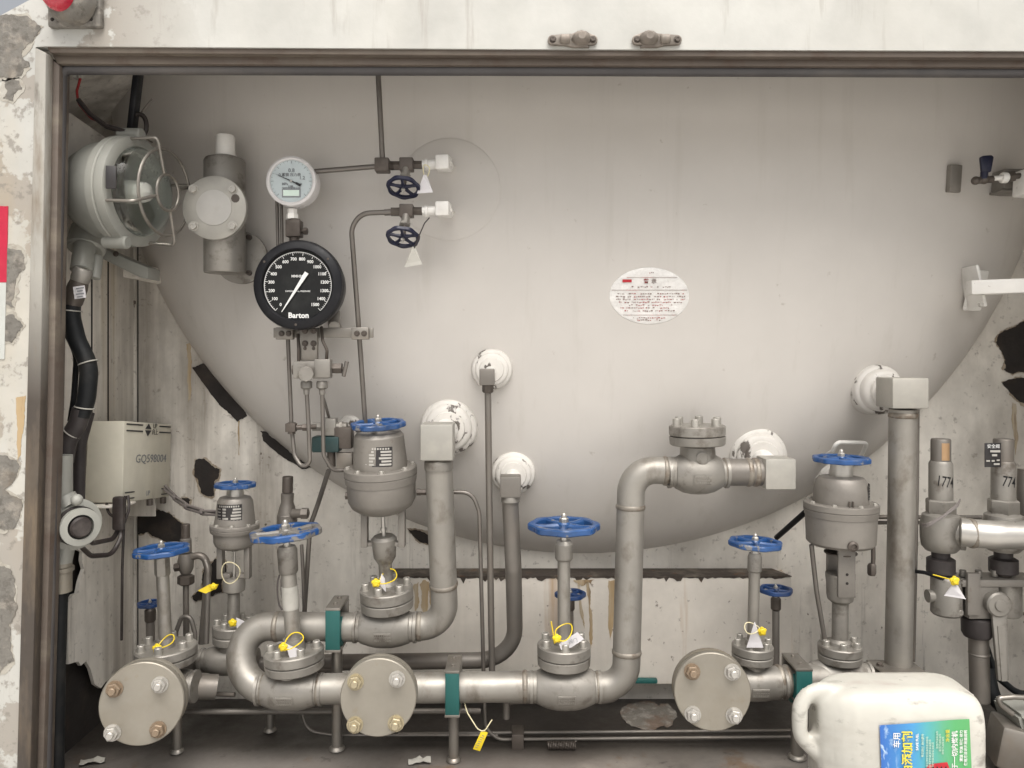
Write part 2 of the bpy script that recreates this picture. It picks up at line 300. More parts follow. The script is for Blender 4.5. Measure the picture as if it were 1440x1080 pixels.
def ring_bolts(kind, parent, o, ax, rc, n, r, a0=.3, m=None):
    u, v, a = basis(ax)
    for k in range(n):
        t = a0 + 2 * math.pi * k / n
        bolt(kind, parent, o + (u * math.cos(t) + v * math.sin(t)) * rc, a, r, m)
def tie_loop(b, c, ax, rx, r=.0011, gap=0, n=22, sag=0.0):
    u, v, a = basis(ax)
    b.tube([c + (u * math.cos(2 * math.pi * k / n) + v * math.sin(2 * math.pi * k / n)) * rx + Z * (sag * math.cos(2 * math.pi * k / n)) for k in range(n)], r, 6, closed=True)
def handwheel(parent, c, ax, Rw, m, spokes=5, lobes=8, a0=.2, nut=True, th=.19, name="handwheel"):
    u, v, a = basis(ax); b = B(); rings = []
    for i in range(72):
        t = 2 * math.pi * i / 72; rad = u * math.cos(t) + v * math.sin(t)
        ro = Rw * (1 + .035 * math.cos(lobes * t)); ri = Rw * .80; hh = Rw * th / 2; ch = Rw * .035
        sec = [(ri + ch, -hh), (ro - ch, -hh), (ro, -hh + ch), (ro, hh - ch), (ro - ch, hh), (ri + ch, hh), (ri, hh - ch), (ri, -hh + ch)]
        rings.append([c + rad * r_ + a * h_ for r_, h_ in sec])
    b.loops(rings, wrap=True)
    for k in range(spokes):
        t = a0 + 2 * math.pi * k / spokes; rad = u * math.cos(t) + v * math.sin(t); tan = a.cross(rad)
        p0, p1 = c + rad * Rw * .12 - a * Rw * .01, c + rad * Rw * .84
        pts = []
        for (p, wd, hg) in ((p0, .12, .10), (p0.lerp(p1, .55), .075, .075), (p1, .11, .09)):
            pts.append([p + tan * (wd * Rw * sx) + a * (hg * Rw * sy) for sx, sy in ((1, -1), (1, .4), (.5, 1), (-.5, 1), (-1, .4), (-1, -1))])
        b.loops(pts)
    b.lathe(c - a * Rw * .2, a, [(Rw * .16, 0), (Rw * .2, Rw * .04), (Rw * .2, Rw * .28), (Rw * .17, Rw * .32)], 20)
    wo = b.out(name, m, parent, ang=32)
    if nut:
        n_ = B(); n_.lathe(c + a * Rw * .12, a, [(Rw * .135, 0), (Rw * .135, Rw * .1), (Rw * .1, Rw * .13)], 6)
        n_.lathe(c + a * Rw * .24, a, [(Rw * .08, 0), (Rw * .08, Rw * .08), (Rw * .05, Rw * .13), (0, Rw * .15)], 12)
        n_.out("hub_nut", M['bright'], wo)
    return wo
def stack(parent, A, Bt, d, sections, dB=None):
    """sections: (part name, material, [(py, half width px)], segments); lathed on the axis through photo points A (low) and Bt (high)"""
    pa, pb = P(*A, d), P(*Bt, dB or d); ax = (pb - pa).normalized(); k = (pb - pa).length / (A[1] - Bt[1]); out = []
    for nm, m, prof, n in sections:
        b = B(); b.lathe(pa, ax, [(S(hw, d), (A[1] - py) * k) for py, hw in prof], n, a0=.26 if n == 6 else 0)
        out.append(b.out(nm, m, parent, ang=32))
    return out, pa, ax, k
# ================================================================ the setting
def px_poly(pts, d, ext, b=None, bev=0.0):
    b = b or B(); b.prism([P(x, y, d) for x, y in pts], Y * ext, bev); return b
def ragged(pts, amp, n=5, seed=1):
    rn = random.Random(seed); out = []
    m = len(pts); cx = sum(p[0] for p in pts) / m; cy = sum(p[1] for p in pts) / m
    def sub(a, b, lev, am):
        if lev == 0: return [a]
        dx, dy = b[0] - a[0], b[1] - a[1]; l = math.hypot(dx, dy) + 1e-6; o = rn.gauss(0, .5) * min(am, l * .22)
        mid = ((a[0] + b[0]) / 2 - dy / l * o, (a[1] + b[1]) / 2 + dx / l * o)
        return sub(a, mid, lev - 1, am * .62) + sub(mid, b, lev - 1, am * .62)
    for i, p in enumerate(pts): out += sub(p, pts[(i + 1) % m], 4, amp * 1.7)
    return out
def grow(pts, k):
    m = len(pts); cx = sum(p[0] for p in pts) / m; cy = sum(p[1] for p in pts) / m
    return [(p[0] + (p[0] - cx) / (math.hypot(p[0] - cx, p[1] - cy) + 1e-6) * k, p[1] + (p[1] - cy) / (math.hypot(p[0] - cx, p[1] - cy) + 1e-6) * k) for p in pts]
g = B(); g.box((0, 0, -1.15), (300, 300, .1)); g.out("ground", M['yard'], None, kind='structure')
FY0, FY1 = 1.06, 1.66
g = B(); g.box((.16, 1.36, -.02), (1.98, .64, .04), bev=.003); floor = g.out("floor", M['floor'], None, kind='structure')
# back wall sheet and its strips
g = B(); g.box((.06, 1.648, .62), (2.36, .012, 1.40)); back = g.out("back_wall", M['wall'], None, kind='structure')
g = B(); g.box(P(189, 560, 1.637) , (.010, .010, 1.14), bev=.002); g.out("seam_strip", M['wall'], back)
g = B(); g.box(P(181, 560, 1.634) , (.005, .006, 1.14), bev=.001); g.out("seam_strip", M['wall'], back)
# side wall with a torn lower edge, in front of sheets coloured black for the dark void
def side(px, py, x=-.80):
    d = -x * K / (720 - px); return Vector((x, d, H - (py - HZ) * d / K))
sp = [side(186, 962), side(178, 968), side(170, 956), side(160, 962), side(150, 957), side(142, 968), side(133, 962), side(127, 940), side(121, 930), side(114, 936), side(110, 930), side(96.5, 934), side(95, 848), side(103, 836), side(109, 834), side(112, 818), side(118, 800), side(115, 788), side(116, 776), side(104, 770), side(92, 775), side(84, 770)]
sp += [Vector((-.80, 1.24, sp[-1].z)), Vector((-.80, 1.24, 1.12)), Vector((-.80, 1.637, 1.12))]
g = B(); g.prism(sp, Vector((-.006, 0, 0))); sw = g.out("side_wall", M['wall'], None, kind='structure')
sk = [(-.9, -.6), (-1.12, -.1), (-1.12, .88)] + [(S(x - 720, 1.20), H - (y - HZ) * 1.20 / K) for x, y in ((-270, 270), (-240, 165), (-140, 85), (-60, 45), (0, 22), (45, -2), (100, -22), (200, -48), (420, -72), (800, -78))] + [(1.2, 1.36), (1.24, 1.32), (1.24, -.6)]
def skin(name, off, m, y0, y1, sk=sk):
    b = B(); c = Vector((.2, 0, .5)); rr = []
    for y in (y0, y1):
        rr.append([Vector((x + (off if x < .2 else -off), y, z - (off if z > .9 else 0))) for x, z in sk])
    b.loops(rr, closed_ring=False, cap0=False, cap1=False); return b.out(name, m, None, kind='structure')
skin("body_shell", 0, M['panel'], 1.207, 2.3)
skin("body_shell_lining", .004, M['void'], 1.236, 1.70, sk[:3])  # lower lining coloured black to paint the darkness behind the torn wall
skin("body_shell_lining", .004, M['wall'], 1.236, 1.70, sk[2:])
g = B(); g.box((1.155, 1.36, .60), (.012, .56, 1.2)); g.out("side_wall", M['wall'], None, kind='structure')
g = B(); g.box((-.825, 1.44, .24), (.012, .40, .52)); g.out("dark_void_sheet", M['void'], None, kind='structure')  # added black sheet standing in for the dark void behind the tear
def floor_pt(px, py, z): d = (H - z) * K / (py - HZ); return Vector(((px - 720) * d / K, d, z))
for pts, sd in (([(872, 1002), (884, 990), (915, 986), (940, 990), (952, 1004), (946, 1020), (918, 1027), (886, 1020)], 5),):
    g = B(); g.prism([floor_pt(x, y, .0012) for x, y in ragged(pts, 3, 4, sd)], Z * .0008); g.out("dirt_patch", M['dirt'], floor)
# lower ledge boxed out under the tank
lp = [(548, 812), (1113, 812), (1116, 962), (548, 962)]
g = B(); g.prism([P(x, y, 1.585) for x, y in lp], Y * .06, .002)
ledge = g.out("wall_ledge", M['ledge'], None, kind='structure')
g = B(); g.box(P(735, 957, 1.578), (.55, .012, .010), bev=.003); g.out("ledge_pipe_rail", M['green'], ledge)
# where the lining sheet has come off the wall: thin black bitumen scabs with torn edges
scabs = [
 ([(270, 517), (285, 511), (302, 527), (322, 551), (347, 585), (334, 593), (326, 585), (306, 566)], 1.0, "long black strip of torn lining along the tank edge"),
 ([(366, 606), (374, 607), (392, 622), (412, 640), (438, 657), (425, 660), (395, 641), (370, 620)], .8, None),
 ([(275, 647), (287, 645), (297, 654), (309, 660), (307, 671), (301, 678), (301, 697), (292, 698), (282, 692), (279, 679), (273, 668)], .8, None),
 ([(187, 726), (205, 722), (218, 717), (236, 721), (255, 735), (257, 757), (246, 768), (225, 758), (208, 748), (194, 752)], 1.6, None),
 ([(286, 802), (300, 790), (312, 778), (318, 800), (312, 832), (296, 838), (276, 846), (270, 838), (284, 828)], 2.2, None),
 ([(574, 744), (590, 746), (606, 752), (606, 768), (590, 762)], 1.0, None),
 ([(1401, 481), (1408, 468), (1421, 462), (1440, 452), (1480, 445), (1480, 528), (1446, 522), (1425, 526), (1412, 519), (1414, 506)], 2.0, "large ragged black scab at the right edge"),
 ([(1410, 538), (1436, 531), (1478, 540), (1478, 580), (1450, 572), (1427, 559)], 1.4, None),
 ([(256, 700), (268, 703), (264, 712), (254, 710)], 1, None)]
for i, (pts, amp, lb) in enumerate(scabs):
    g = B(); g.prism([P(x, y, 1.6395) for x, y in ragged(pts, amp, 5, i + 3)], Y * .003)
    o = g.out("torn_patch", M['void'], back)
    if i not in (0, 1):
        g = B(); g.prism([P(x, y, 1.6405) for x, y in ragged(grow(pts, 2.2), amp * 1.8, 5, i + 21)], Y * .0012); g.out("lifted_edge", M['halo'], o)
    if lb: o['label'] = lb
for pts, dd, hold in (([(262, 484), (267, 482), (269, 512), (268, 560), (265, 566), (264, 520)], 1.6408, back), ([(335, 592), (337, 592), (336.4, 640), (335.4, 640)], 1.6408, back), ([(1424, 566), (1429, 568), (1432, 612), (1428, 640), (1424, 600)], 1.6408, back),
    ([(590, 822), (596, 815), (603, 818), (601, 862), (596, 868), (592, 850)], 1.584, ledge), ([(603, 820), (611, 816), (612, 850), (607, 866), (604, 846)], 1.584, ledge), ([(580, 825), (588, 818), (590, 846), (584, 862)], 1.584, ledge),
    ([(806, 816), (836, 815), (832, 822), (828, 819), (820, 824), (812, 820)], 1.584, ledge), ([(824, 818), (828, 820), (832, 858), (833, 905), (831, 912), (829, 868)], 1.584, ledge), ([(856, 816), (866, 816), (864, 850), (858, 900), (856, 850)], 1.584, ledge), ([(812, 822), (815, 822), (821, 866), (822, 884), (818, 870)], 1.584, ledge)):
    g = B(); g.prism([P(x, y, dd) for x, y in ragged(pts, 1.1, 4, int(pts[0][0]))], Y * .0008); g.out("rust_streak", M['drip'], hold)
for px_ in (184.5, 193.5):
    g = B(); g.box(P(px_, 560, 1.6405), (.0022, .003, 1.10)); g.out("seam_gap", M['void'], back)
for px_ in (129, 152):
    c0 = side(px_, 470, -.7995); g = B(); g.box(c0, (.002, .003, .5)); g.out("seam_gap", M['void'], sw)
zl = H - (812 - HZ) * 1.585 / K
xl0, xl1 = (548 - 720) * 1.585 / K, (1113 - 720) * 1.585 / K
g = B(); g.prism([Vector((x, y, zl + .0015)) for x, y in ((xl0, 1.5838), (xl1, 1.5838), (xl1 - .022, 1.640), (xl0, 1.640))], Z * .002); g.out("ledge_top", M['grime'], ledge)
rn = random.Random(9); pts = [(550, 810.5)]
x = 550
while x < 1108: pts.append((x, 812 + abs(rn.gauss(0, 1.6)) + (5 if rn.random() < .08 else 0))); x += rn.uniform(2, 6)
pts.append((1110, 810.5)); g = B(); g.prism([P(a, b, 1.5842) for a, b in pts], Y * .0008); g.out("grime_edge", M['grime'], ledge)
# outer end panel round the opening, and the floor-level sill below the frame
PD = 1.19
top = [(-260, 330), (-270, 270), (-240, 165), (-140, 85), (-60, 45), (0, 22), (45, -2), (100, -22), (200, -48), (420, -72), (800, -78), (1860, -80), (1860, 73), (720, 69), (66, 65), (50, 66), (46, 330)]
g = px_poly(top, PD, .018); px_poly([(-260, 330), (46, 330), (22, 1180), (-260, 1180)], PD, .018, g); px_poly([(1712, 73.5), (1860, 73.5), (1860, 1180), (1712, 1180)], PD + .001, .018, g)
outer = g.out("outer_panel", M['panel'], None, kind='structure')
# scabbed primer islands standing off the left panel
isl = [([(-20, 26), (38, 22), (58, 40), (44, 60), (30, 76), (42, 92), (30, 106), (-20, 110)], 1.2), ([(6, 114), (26, 113), (31, 124), (18, 142), (4, 138)], 1.4), ([(-20, 345), (30, 352), (34, 372), (22, 398), (20, 432), (-20, 425)], 2), ([(-20, 440), (18, 442), (32, 458), (16, 482), (-20, 478)], 1.2),
       ([(-20, 640), (10, 641), (28, 656), (20, 676), (6, 688), (30, 702), (28, 722), (10, 745), (-20, 738)], 1.4), ([(-20, 790), (14, 800), (22, 830), (12, 880), (20, 930), (-20, 960)], 2.5)]
for i, (pts, amp) in enumerate(isl):
    g = B(); g.prism([P(x, y, PD - .0013) for x, y in ragged(pts, amp * 2.2, 6, i + 40)], Y * .0006); po = g.out("bare_primer_patch", M['concrete'], outer)
    g = B(); g.prism([P(x, y, PD - .0006) for x, y in ragged(grow(pts, 4.5), amp * 3, 6, i + 70)], Y * .0005); g.out("undercoat_edge", M['undercoat'], po)
for pts in ([(22, 560), (36, 556), (34, 590), (29, 640), (25, 655), (24, 610)],):
    g = B(); g.prism([P(x, y, PD - .0006) for x, y in ragged(pts, 1.2, 5, int(pts[1][1]))], Y * .0005); g.out("rust_streak", M['drip'], outer)
# opening frame: lintel rails, jamb rails, rubber seal
fr = thing("opening_frame", "grimy brown steel frame with a rubber seal around the cabinet opening", "frame", P(60, 330, 1.04))
g = B(); px_poly([(66, 65.5), (720, 69.5), (1860, 74), (1860, 83), (720, 78), (70, 74)], 1.194, .03, g, .001); g.out("lintel_rail", M['frame'], fr)
g = B(); px_poly([(72, 76), (720, 80), (1860, 85), (1860, 96), (720, 92), (80, 90)], 1.206, .03, g, .003); g.out("lintel_rail", M['frame'], fr)
b = B(); b.tube(fillet([P(62, 1180, 1.22), P(87, 98, 1.22), P(720, 99.5, 1.22), P(1860, 104, 1.22)], .013), .0080, 12); b.out("rubber_seal", M['rubber'], fr)
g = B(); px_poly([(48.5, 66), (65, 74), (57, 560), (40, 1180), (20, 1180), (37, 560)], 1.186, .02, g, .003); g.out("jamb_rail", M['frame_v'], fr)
g = B(); px_poly([(68, 78), (84, 92), (76, 560), (58, 1180), (41, 1180), (59, 560)], 1.205, .03, g, .003); g.out("jamb_rail", M['frame'], fr)
g = B(); g.box((1.09, 1.215, .45), (.06, .05, 1.6), bev=.004); g.out("jamb_rail", M['frame_v'], fr)
# two hinge castings on the top panel
def hinge(px, flip, label):
    c = P(px, 58, PD); t = thing("hinge_bracket", label, "hinge", c, "cast hinge brackets above the opening")
    s = lambda v: S(v, PD); b = B(); pts = []
    for k in range(10): a = R(90 + 180 * k / 9); pts.append(c + X * (s(-28) + s(7) * math.cos(a)) + Z * s(7) * math.sin(a))
    f = flip
    low = [(-10, -8), (f * 12 - 12, -10.5), (f * 12 + 12, -10.5), (20, -7.5)] if f > 0 else [(-20, -7.5), (f * 12 - 12, -10.5), (f * 12 + 12, -10.5), (10, -8)]
    pts += [c + X * s(x) + Z * s(z) for x, z in low]
    for k in range(10): a = R(-90 + 180 * k / 9); pts.append(c + X * (s(28) + s(7) * math.cos(a)) + Z * s(7) * math.sin(a))
    pts += [c + X * s(f * 12 + 12) + Z * s(9)] + [c + X * s(f * 12) + Z * s(14)] + [c + X * s(f * 12 - 12) + Z * s(9)]
    if f > 0: pass
    b.prism(pts, FRONT * .007, .0015); b.out("hinge_plate", M['brick'], t)
    b = B(); b.loops([[c + FRONT * (.007 + h) + X * (s(f * 12) + s(wd) * math.cos(2 * math.pi * k / 12)) + Z * (s(1) + s(hh) * math.sin(2 * math.pi * k / 12)) for k in range(12)] for wd, hh, h in ((14, 10, 0), (12, 9, .008), (5, 5, .014))]); b.out("knuckle", M['brick'], t)
    b = B(); b.cyl(c + FRONT * .009 + X * s(-f * 4), c + FRONT * .009 + X * s(-f * 18), s(6.5), 12, bev=.002); b.out("pin_sleeve", M['brick'], t)
    for q in (-28, 28): bolt('hex', t, c + FRONT * .007 + X * s(q), FRONT, s(3.6), M['fitting'])
hinge(805, 1, "brown cast hinge bracket with its knob at the right end, above the opening")
hinge(923, -1, "brown cast hinge bracket with its knob at the left end, above the opening")
# red marker lamp at the corner
c = P(110, 12, PD); t = thing("marker_lamp", "round red marker lamp on a square grey plate at the top left corner", "lamp", c)
b = B(); b.box(c + FRONT * .006, (S(74, PD), .012, S(60, PD)), bev=.003); b.out("base_plate", M['concrete'], t)
b = B(); b.lathe(c + Z * S(6, PD) + FRONT * .010, Vector((-.22, -1, -.05)), [(S(36, PD), 0), (S(35, PD), .012), (S(30, PD), .022), (S(25, PD), .026)], 32); b.out("housing", M['concrete'], t)
b = B(); b.lathe(c + Z * S(6, PD) + FRONT * .033 + X * S(-7, PD), Vector((-.22, -1, -.05)), [(S(24, PD), 0), (S(23, PD), .010), (S(18, PD), .020), (S(9, PD), .026), (0, .028)], 32); b.out("lens", M['red_glass'], t)
for dx, dz in ((-30, -20), (24, -20), (29, -2)): bolt('hex', t, c + FRONT * .012 + X * S(dx, PD) + Z * S(dz, PD), FRONT, S(1.8, PD), M['bright'] if dz == -2 else M['void'])
# reflective strip
t = thing("reflective_strip", "red over white reflective strip stuck on the peeling left panel", "reflector", P(0, 400, PD))
px_poly([(-40, 289), (11, 290), (9, 397), (-40, 397)], PD - .0016, .0015).out("red_segment", M['tape_red'], t)
px_poly([(-40, 397.5), (8.5, 397.5), (6, 505), (-40, 505)], PD - .0016, .0015).out("white_segment", M['tape_white'], t)
# ================================================================ the tank
TC = Vector((.149, 1.70, 1.312)); TR, TB, TP = 1.012, .28, 2.4
def tank_y(x, z):
    r = math.hypot(x - TC.x, z - TC.z) / TR
    return TC.y - TB * max(0.0, 1 - r ** TP) ** (1 / TP)
def tank_pt(px, py, lift=0.0):
    d = 1.3
    for _ in range(60):
        p = P(px, py, d); d += (tank_y(p.x, p.z) - d) * .7
    p = P(px, py, d); e = 1e-3
    n = Vector((-(tank_y(p.x + e, p.z) - tank_y(p.x - e, p.z)) / (2 * e), 1, -(tank_y(p.x, p.z + e) - tank_y(p.x, p.z - e)) / (2 * e))); n = -n.normalized()
    return p + n * lift, n
tank = thing("tank", "huge cream white dished tank end filling the cabinet behind the pipework", "tank", Vector((TC.x, TC.y, TC.z - TR)))
prof = [(TR, -.6)] + [(TR * max(0, math.cos(a)) ** (2 / TP), TB * math.sin(a) ** (2 / TP)) for a in [R(90) * i / 60 for i in range(61)]]
b = B(); b.lathe(TC, FRONT, prof, 160); b.out("tank_head", M['tank'], tank, ang=60)
def disc_on_tank(name, px, py, rx, ry, m, lift, rim, parent, n=44):
    b = B(); rings = []
    for f, l in ((0.0, lift), (.35, lift), (.7, lift), (1 - rim, lift), (1.0, lift * .35), (1.0, -.004)):
        rings.append([tank_pt(px + rx * f * math.cos(2 * math.pi * k / n) + (1e-3 if f == 0 else 0) * k, py + ry * f * math.sin(2 * math.pi * k / n), l)[0] for k in range(n)])
    b.loops(rings, cap0=True, cap1=False); return b.out(name, m, parent, ang=60)
disc_on_tank("reinforcing_pad", 632, 266, 72, 72, M['tank'], .0021, .035, tank)
def boss(px, py, rp, rise=.03, step=True):
    p, n = tank_pt(px, py); r = S(rp, p.y); ax = (FRONT * .85 + n * .15).normalized(); b = B()
    pr = [(r * 1.05, -.06), (r * 1.05, .002), (r * 1.01, .008), (r * .99, rise * .48), (r * .95, rise * .58), (r * .85, rise * .63), (r * .82, rise * .88), (r * .74, rise * 1.0), (r * .62, rise * 1.03), (r * .58, rise * 1.16), (r * .4, rise * 1.2)]
    b.lathe(p, ax, pr, 40); b.out("nozzle_boss", M['boss'], tank, ang=50); return p + ax * rise
N1 = boss(632, 600, 39); N2 = boss(692, 519, 28, .022); N3 = boss(722, 664, 30, .026); N4 = boss(1064, 641, 40); N5 = boss(1228, 547, 35, .045)
boss(494, 600, 17, .015); boss(1168, 666, 26, .02)
# lifting handle and brackets welded to the head
q = [tank_pt(x, y, l)[0] for x, y, l in ((1153, 650, -.005), (1156, 622, .035), (1159, 609, .04), (1200, 609, .04), (1196, 630, .03), (1190, 655, -.005))]
b = B(); b.tube(fillet(q, .012), .0042, 10); b.out("grab_handle", M['white'], tank)
p, n = tank_pt(1338, 252, .006); b = B(); u, v, a = basis(n); rot = Matrix((u, v, a)).transposed()
b.box(p, (S(19, p.y), S(38, p.y), .012), rot, .002); b.out("welded_lug", M['act'], tank)
p, n = tank_pt(1361, 408, .004); b = B(); u, v, a = basis(n); rot = Matrix((u, v, a)).transposed()
b.box(p + X * .012, (S(34, p.y), S(58, p.y), .008), rot, .004)
b.box(p + FRONT * .03 + X * -.012 + Z * .004, (.007, .06, S(58, p.y)), Matrix.Rotation(R(-12), 3, 'Y'), .003); b.out("welded_bracket", M['white'], tank)
be = thing("stay_beam", "white painted square beam reaching from the tank bracket to the right edge", "beam", P(1400, 405, 1.46))
b = B(); a0, a1 = P(1362, 405, 1.455), P(1606, 396, 1.41); dirn = (a1 - a0).normalized(); u, v, a = basis(dirn)
b.box((a0 + a1) / 2, (S(21, 1.45), S(20, 1.45), (a1 - a0).length), Matrix((u, v, a)).transposed(), .002); b.out("beam_bar", M['white'], be)
bolt('hex', be, P(1379, 428, 1.45), FRONT, S(3, 1.45))
M['ink_sepia'] = mat('faded_sepia_ink', (.23, .16, .14), .6, layers=[((.42, .06, .06), 60, 3, .52, .56, I3, .7)])
# oval sticker
st = thing("oval_sticker", "wrinkled oval plastic sticker with faded print on the middle of the tank", "sticker", tank_pt(913, 416)[0])
disc_on_tank("film", 913, 416, 56, 40, M['sticker'], .0012, .02, st, 56)
on_tank = lambda l: (lambda q: Vector((q.x, tank_y(q.x, q.z) - l, q.z)))
def sticker_lines():
    b = B(); rn = random.Random(5)
    def dash(x0, x1, y, h):
        n = 4; top, bot = [], []
        for k in range(n + 1):
            x = x0 + (x1 - x0) * k / n; top.append(tank_pt(x, y - h, .0024)[0]); bot.append(tank_pt(x, y + h, .0024)[0])
        b.loops([top, bot], closed_ring=False, cap0=False, cap1=False)
    for y in (390.2, 408, 443): dash(*((881, 952) if y < 400 else (860, 966) if y < 420 else (876, 952)), y, .28)
    rows = [(383.5, 905, 920), (403.5, 886, 943), (413, 868, 962), (417, 866, 964), (421, 866, 964), (425, 870, 960), (429, 874, 950), (433, 872, 944), (437, 878, 950), (447, 890, 936), (450, 896, 930)]
    for y, x0, x1 in rows:
        x = x0
        while x < x1 - 2:
            wd = rn.uniform(1.0, 3.2)
            if rn.random() < .72: dash(x, x + wd, y + rn.uniform(-.5, .5), rn.uniform(.35, .85))
            x += wd + rn.uniform(.5, 1.4)
    return b
sticker_lines().out("print_lines", M['ink_sepia'], st)
b = B()
for x0, x1, y, h in ((875, 888, 395, 2.0),): b.loops([[tank_pt(x0 + (x1 - x0) * k / 4, y - h, .0026)[0] for k in range(5)], [tank_pt(x0 + (x1 - x0) * k / 4, y + h, .0026)[0] for k in range(5)]], closed_ring=False, cap0=False, cap1=False)
b.out("red_print_mark", M['ink_red'], st)
p = tank_pt(914, 396)[0]; text("警  示", S(7, p.y), p, M['ink_sepia'], st, wrap=on_tank(.0026), bold=.0002)
# ================================================================ pipework
def weld(b, c, ax, r, wd=.005): b.lathe(c - ax * wd, ax, [(r * .98, 0), (r * 1.055, wd * .4), (r * 1.075, wd), (r * 1.055, wd * 1.6), (r * .98, wd * 2)], 28)
def pipe(name, label, pts, rp, rad, m=M['pipe'], group=None, n=28, cat="pipe", welds=()):
    """pts: (px, py, d); rp radius in px at the mean depth"""
    q = [P(*p) for p in pts]; dm = sum(p[2] for p in pts) / len(pts); r = S(rp, dm)
    t = thing(name, label, cat, min(q, key=lambda v: v.z), group)
    b = B(); b.tube(fillet(q, rad, 9 if rp > 7 else 6), r, n); b.out("pipe_run", m, t, ang=50)
    for (x, y, d, ax) in welds:
        w_ = B(); weld(w_, P(x, y, d), Vector(ax).normalized(), r); w_.out("weld_ring", M['weld'], t)
    return t
def tubing(label, pts, rp, rad=.02, m=M['tubing'], group=None, name="tubing", cat="tube"):
    q = [P(*p) for p in pts]; dm = sum(p[2] for p in pts) / len(pts)
    o = B(); o.tube(fillet(q, rad, 6), S(rp, dm), 10); loc = min(q, key=lambda v: v.z)
    ob = o.out(name, m, None, 50, loc=loc, label=label, category=cat)
    if group: ob['group'] = group
    return ob
def elbow_block(t, px, py, d, w_, h_, nz, m=M['block'], dep=None):
    b = B(); dp = dep or S(w_, d); c = P(px, py, d); b.box(c, (S(w_, d), dp, S(h_, d)), bev=.0022)
    b.out("elbow_block", m, t)
    b = B(); b.cyl(c, Vector((nz.x, nz.y + .02, nz.z)), S(min(w_, h_) * .40, d), 24); b.out("nozzle_neck", M['white'], t)
# main loop: nozzle -> down -> actuated valve -> bend -> globe valve -> long run -> globe valve -> up -> check valve -> nozzle
t = pipe("process_pipe", "thick grey pipe dropping from the square block left of centre to the big actuated valve", [(617, 648, 1.385), (626, 880, 1.43), (560, 882, 1.43)], 19, .062, welds=((623.8, 822, 1.4187, (0.04, .19, -1)), (590, 881, 1.43, (1, 0, 0))))
elbow_block(t, 616, 620, 1.385, 45, 50, N1)
b = B(); b.lathe(P(617, 652, 1.385), Z, [(S(19.5, 1.385), -.012), (S(20.5, 1.385), -.008), (S(20.5, 1.385), .004), (S(17, 1.385), .008), (S(17, 1.385), .03)], 28); b.out("weld_ring", M['steel'], t)
pipe("process_pipe", "thick grey pipe turning back in a round bend at the left", [(525, 882, 1.43), (339, 880, 1.435), (339, 969, 1.392), (420, 970, 1.39)], 20, .060, welds=((390, 881, 1.433, (1, 0, 0)), (372, 969, 1.391, (1, 0, 0))))
pipe("process_pipe", "thick horizontal grey pipe running behind the middle blind flange", [(430, 969, 1.39), (770, 965, 1.39)], 20.5, .01, welds=((738, 965, 1.39, (1, 0, 0)), (450, 969, 1.39, (1, 0, 0))))
pipe("process_pipe", "thick grey riser pipe bent at both ends up to the check valve right of centre", [(815, 965, 1.39), (880, 966, 1.39), (888, 660, 1.40), (955, 662, 1.40)], [19.5][0], [.055, .062], welds=((886.6, 713, 1.3983, (.02, .03, 1)), (881.3, 917, 1.3916, (.02, .03, 1)), (841, 965, 1.39, (1, 0, 0)), (935, 662, 1.40, (1, 0, 0))))
t = pipe("process_pipe", "short grey coupling pipe from the check valve into the square block on its right", [(1000, 664, 1.40), (1080, 664, 1.40)], 19, .01, M['pipe_dark'], welds=((1062, 664, 1.40, (1, 0, 0)), (1052, 664, 1.40, (1, 0, 0)), (1020, 664, 1.40, (1, 0, 0))))
elbow_block(t, 1091, 664, 1.40, 42, 42, N4)
# rusty-coloured thinner pipe from the small nozzle, behind the main run
t = pipe("process_pipe", "narrower grey pipe from the small white nozzle curving left behind the main run", [(717, 695, 1.42), (722, 800, 1.44), (725, 928, 1.50), (430, 932, 1.52)], 11.3, [.05, .075], M['pipe_dark'])
elbow_block(t, 718, 683, 1.42, 29, 29, N3, M['pipe_dark'])
b = B(); b.lathe(P(718, 702, 1.42), Z, [(S(11, 1.42), -.008), (S(13.5, 1.42), -.004), (S(13.5, 1.42), .006), (S(12, 1.42), .010)], 24); b.out("weld_ring", M['steel'], t)
t = pipe("process_pipe", "tall grey pipe with a slight dent dropping from the right hand nozzle block", [(1270, 575, 1.41), (1268, 720, 1.42), (1263, 945, 1.45)], 18.2, .5, welds=((1270, 584, 1.41, (0, 0, 1)),))
elbow_block(t, 1268, 552, 1.41, 50, 42, N5)
b = B(); b.tube([P(1291, 576, 1.41), P(1290, 700, 1.425), P(1285, 930, 1.46)], .0028, 8); b.out("side_tube", M['tubing'], t)
t = pipe("instrument_pipe", "slim upright pipe dropping from the highest small nozzle in the middle", [(686, 545, 1.40), (688, 700, 1.42), (692, 950, 1.48)], 4.6, .3, M['pipe_dark'], n=14)
elbow_block(t, 685, 530, 1.395, 21, 23, N2, M['pipe_dark'])
b = B(); b.lathe(P(686, 548, 1.398), Z, [(S(6, 1.398), -.006), (S(8, 1.398), -.003), (S(8, 1.398), .007), (S(9.5, 1.398), .010)], 6); b.out("union_nut", M['fitting'], t)
tubing("thin tube bending over beside the thick left drop pipe and running down", [(632, 692, 1.43), (664, 692, 1.43), (674, 720, 1.43), (680, 945, 1.47)], 3, .03)
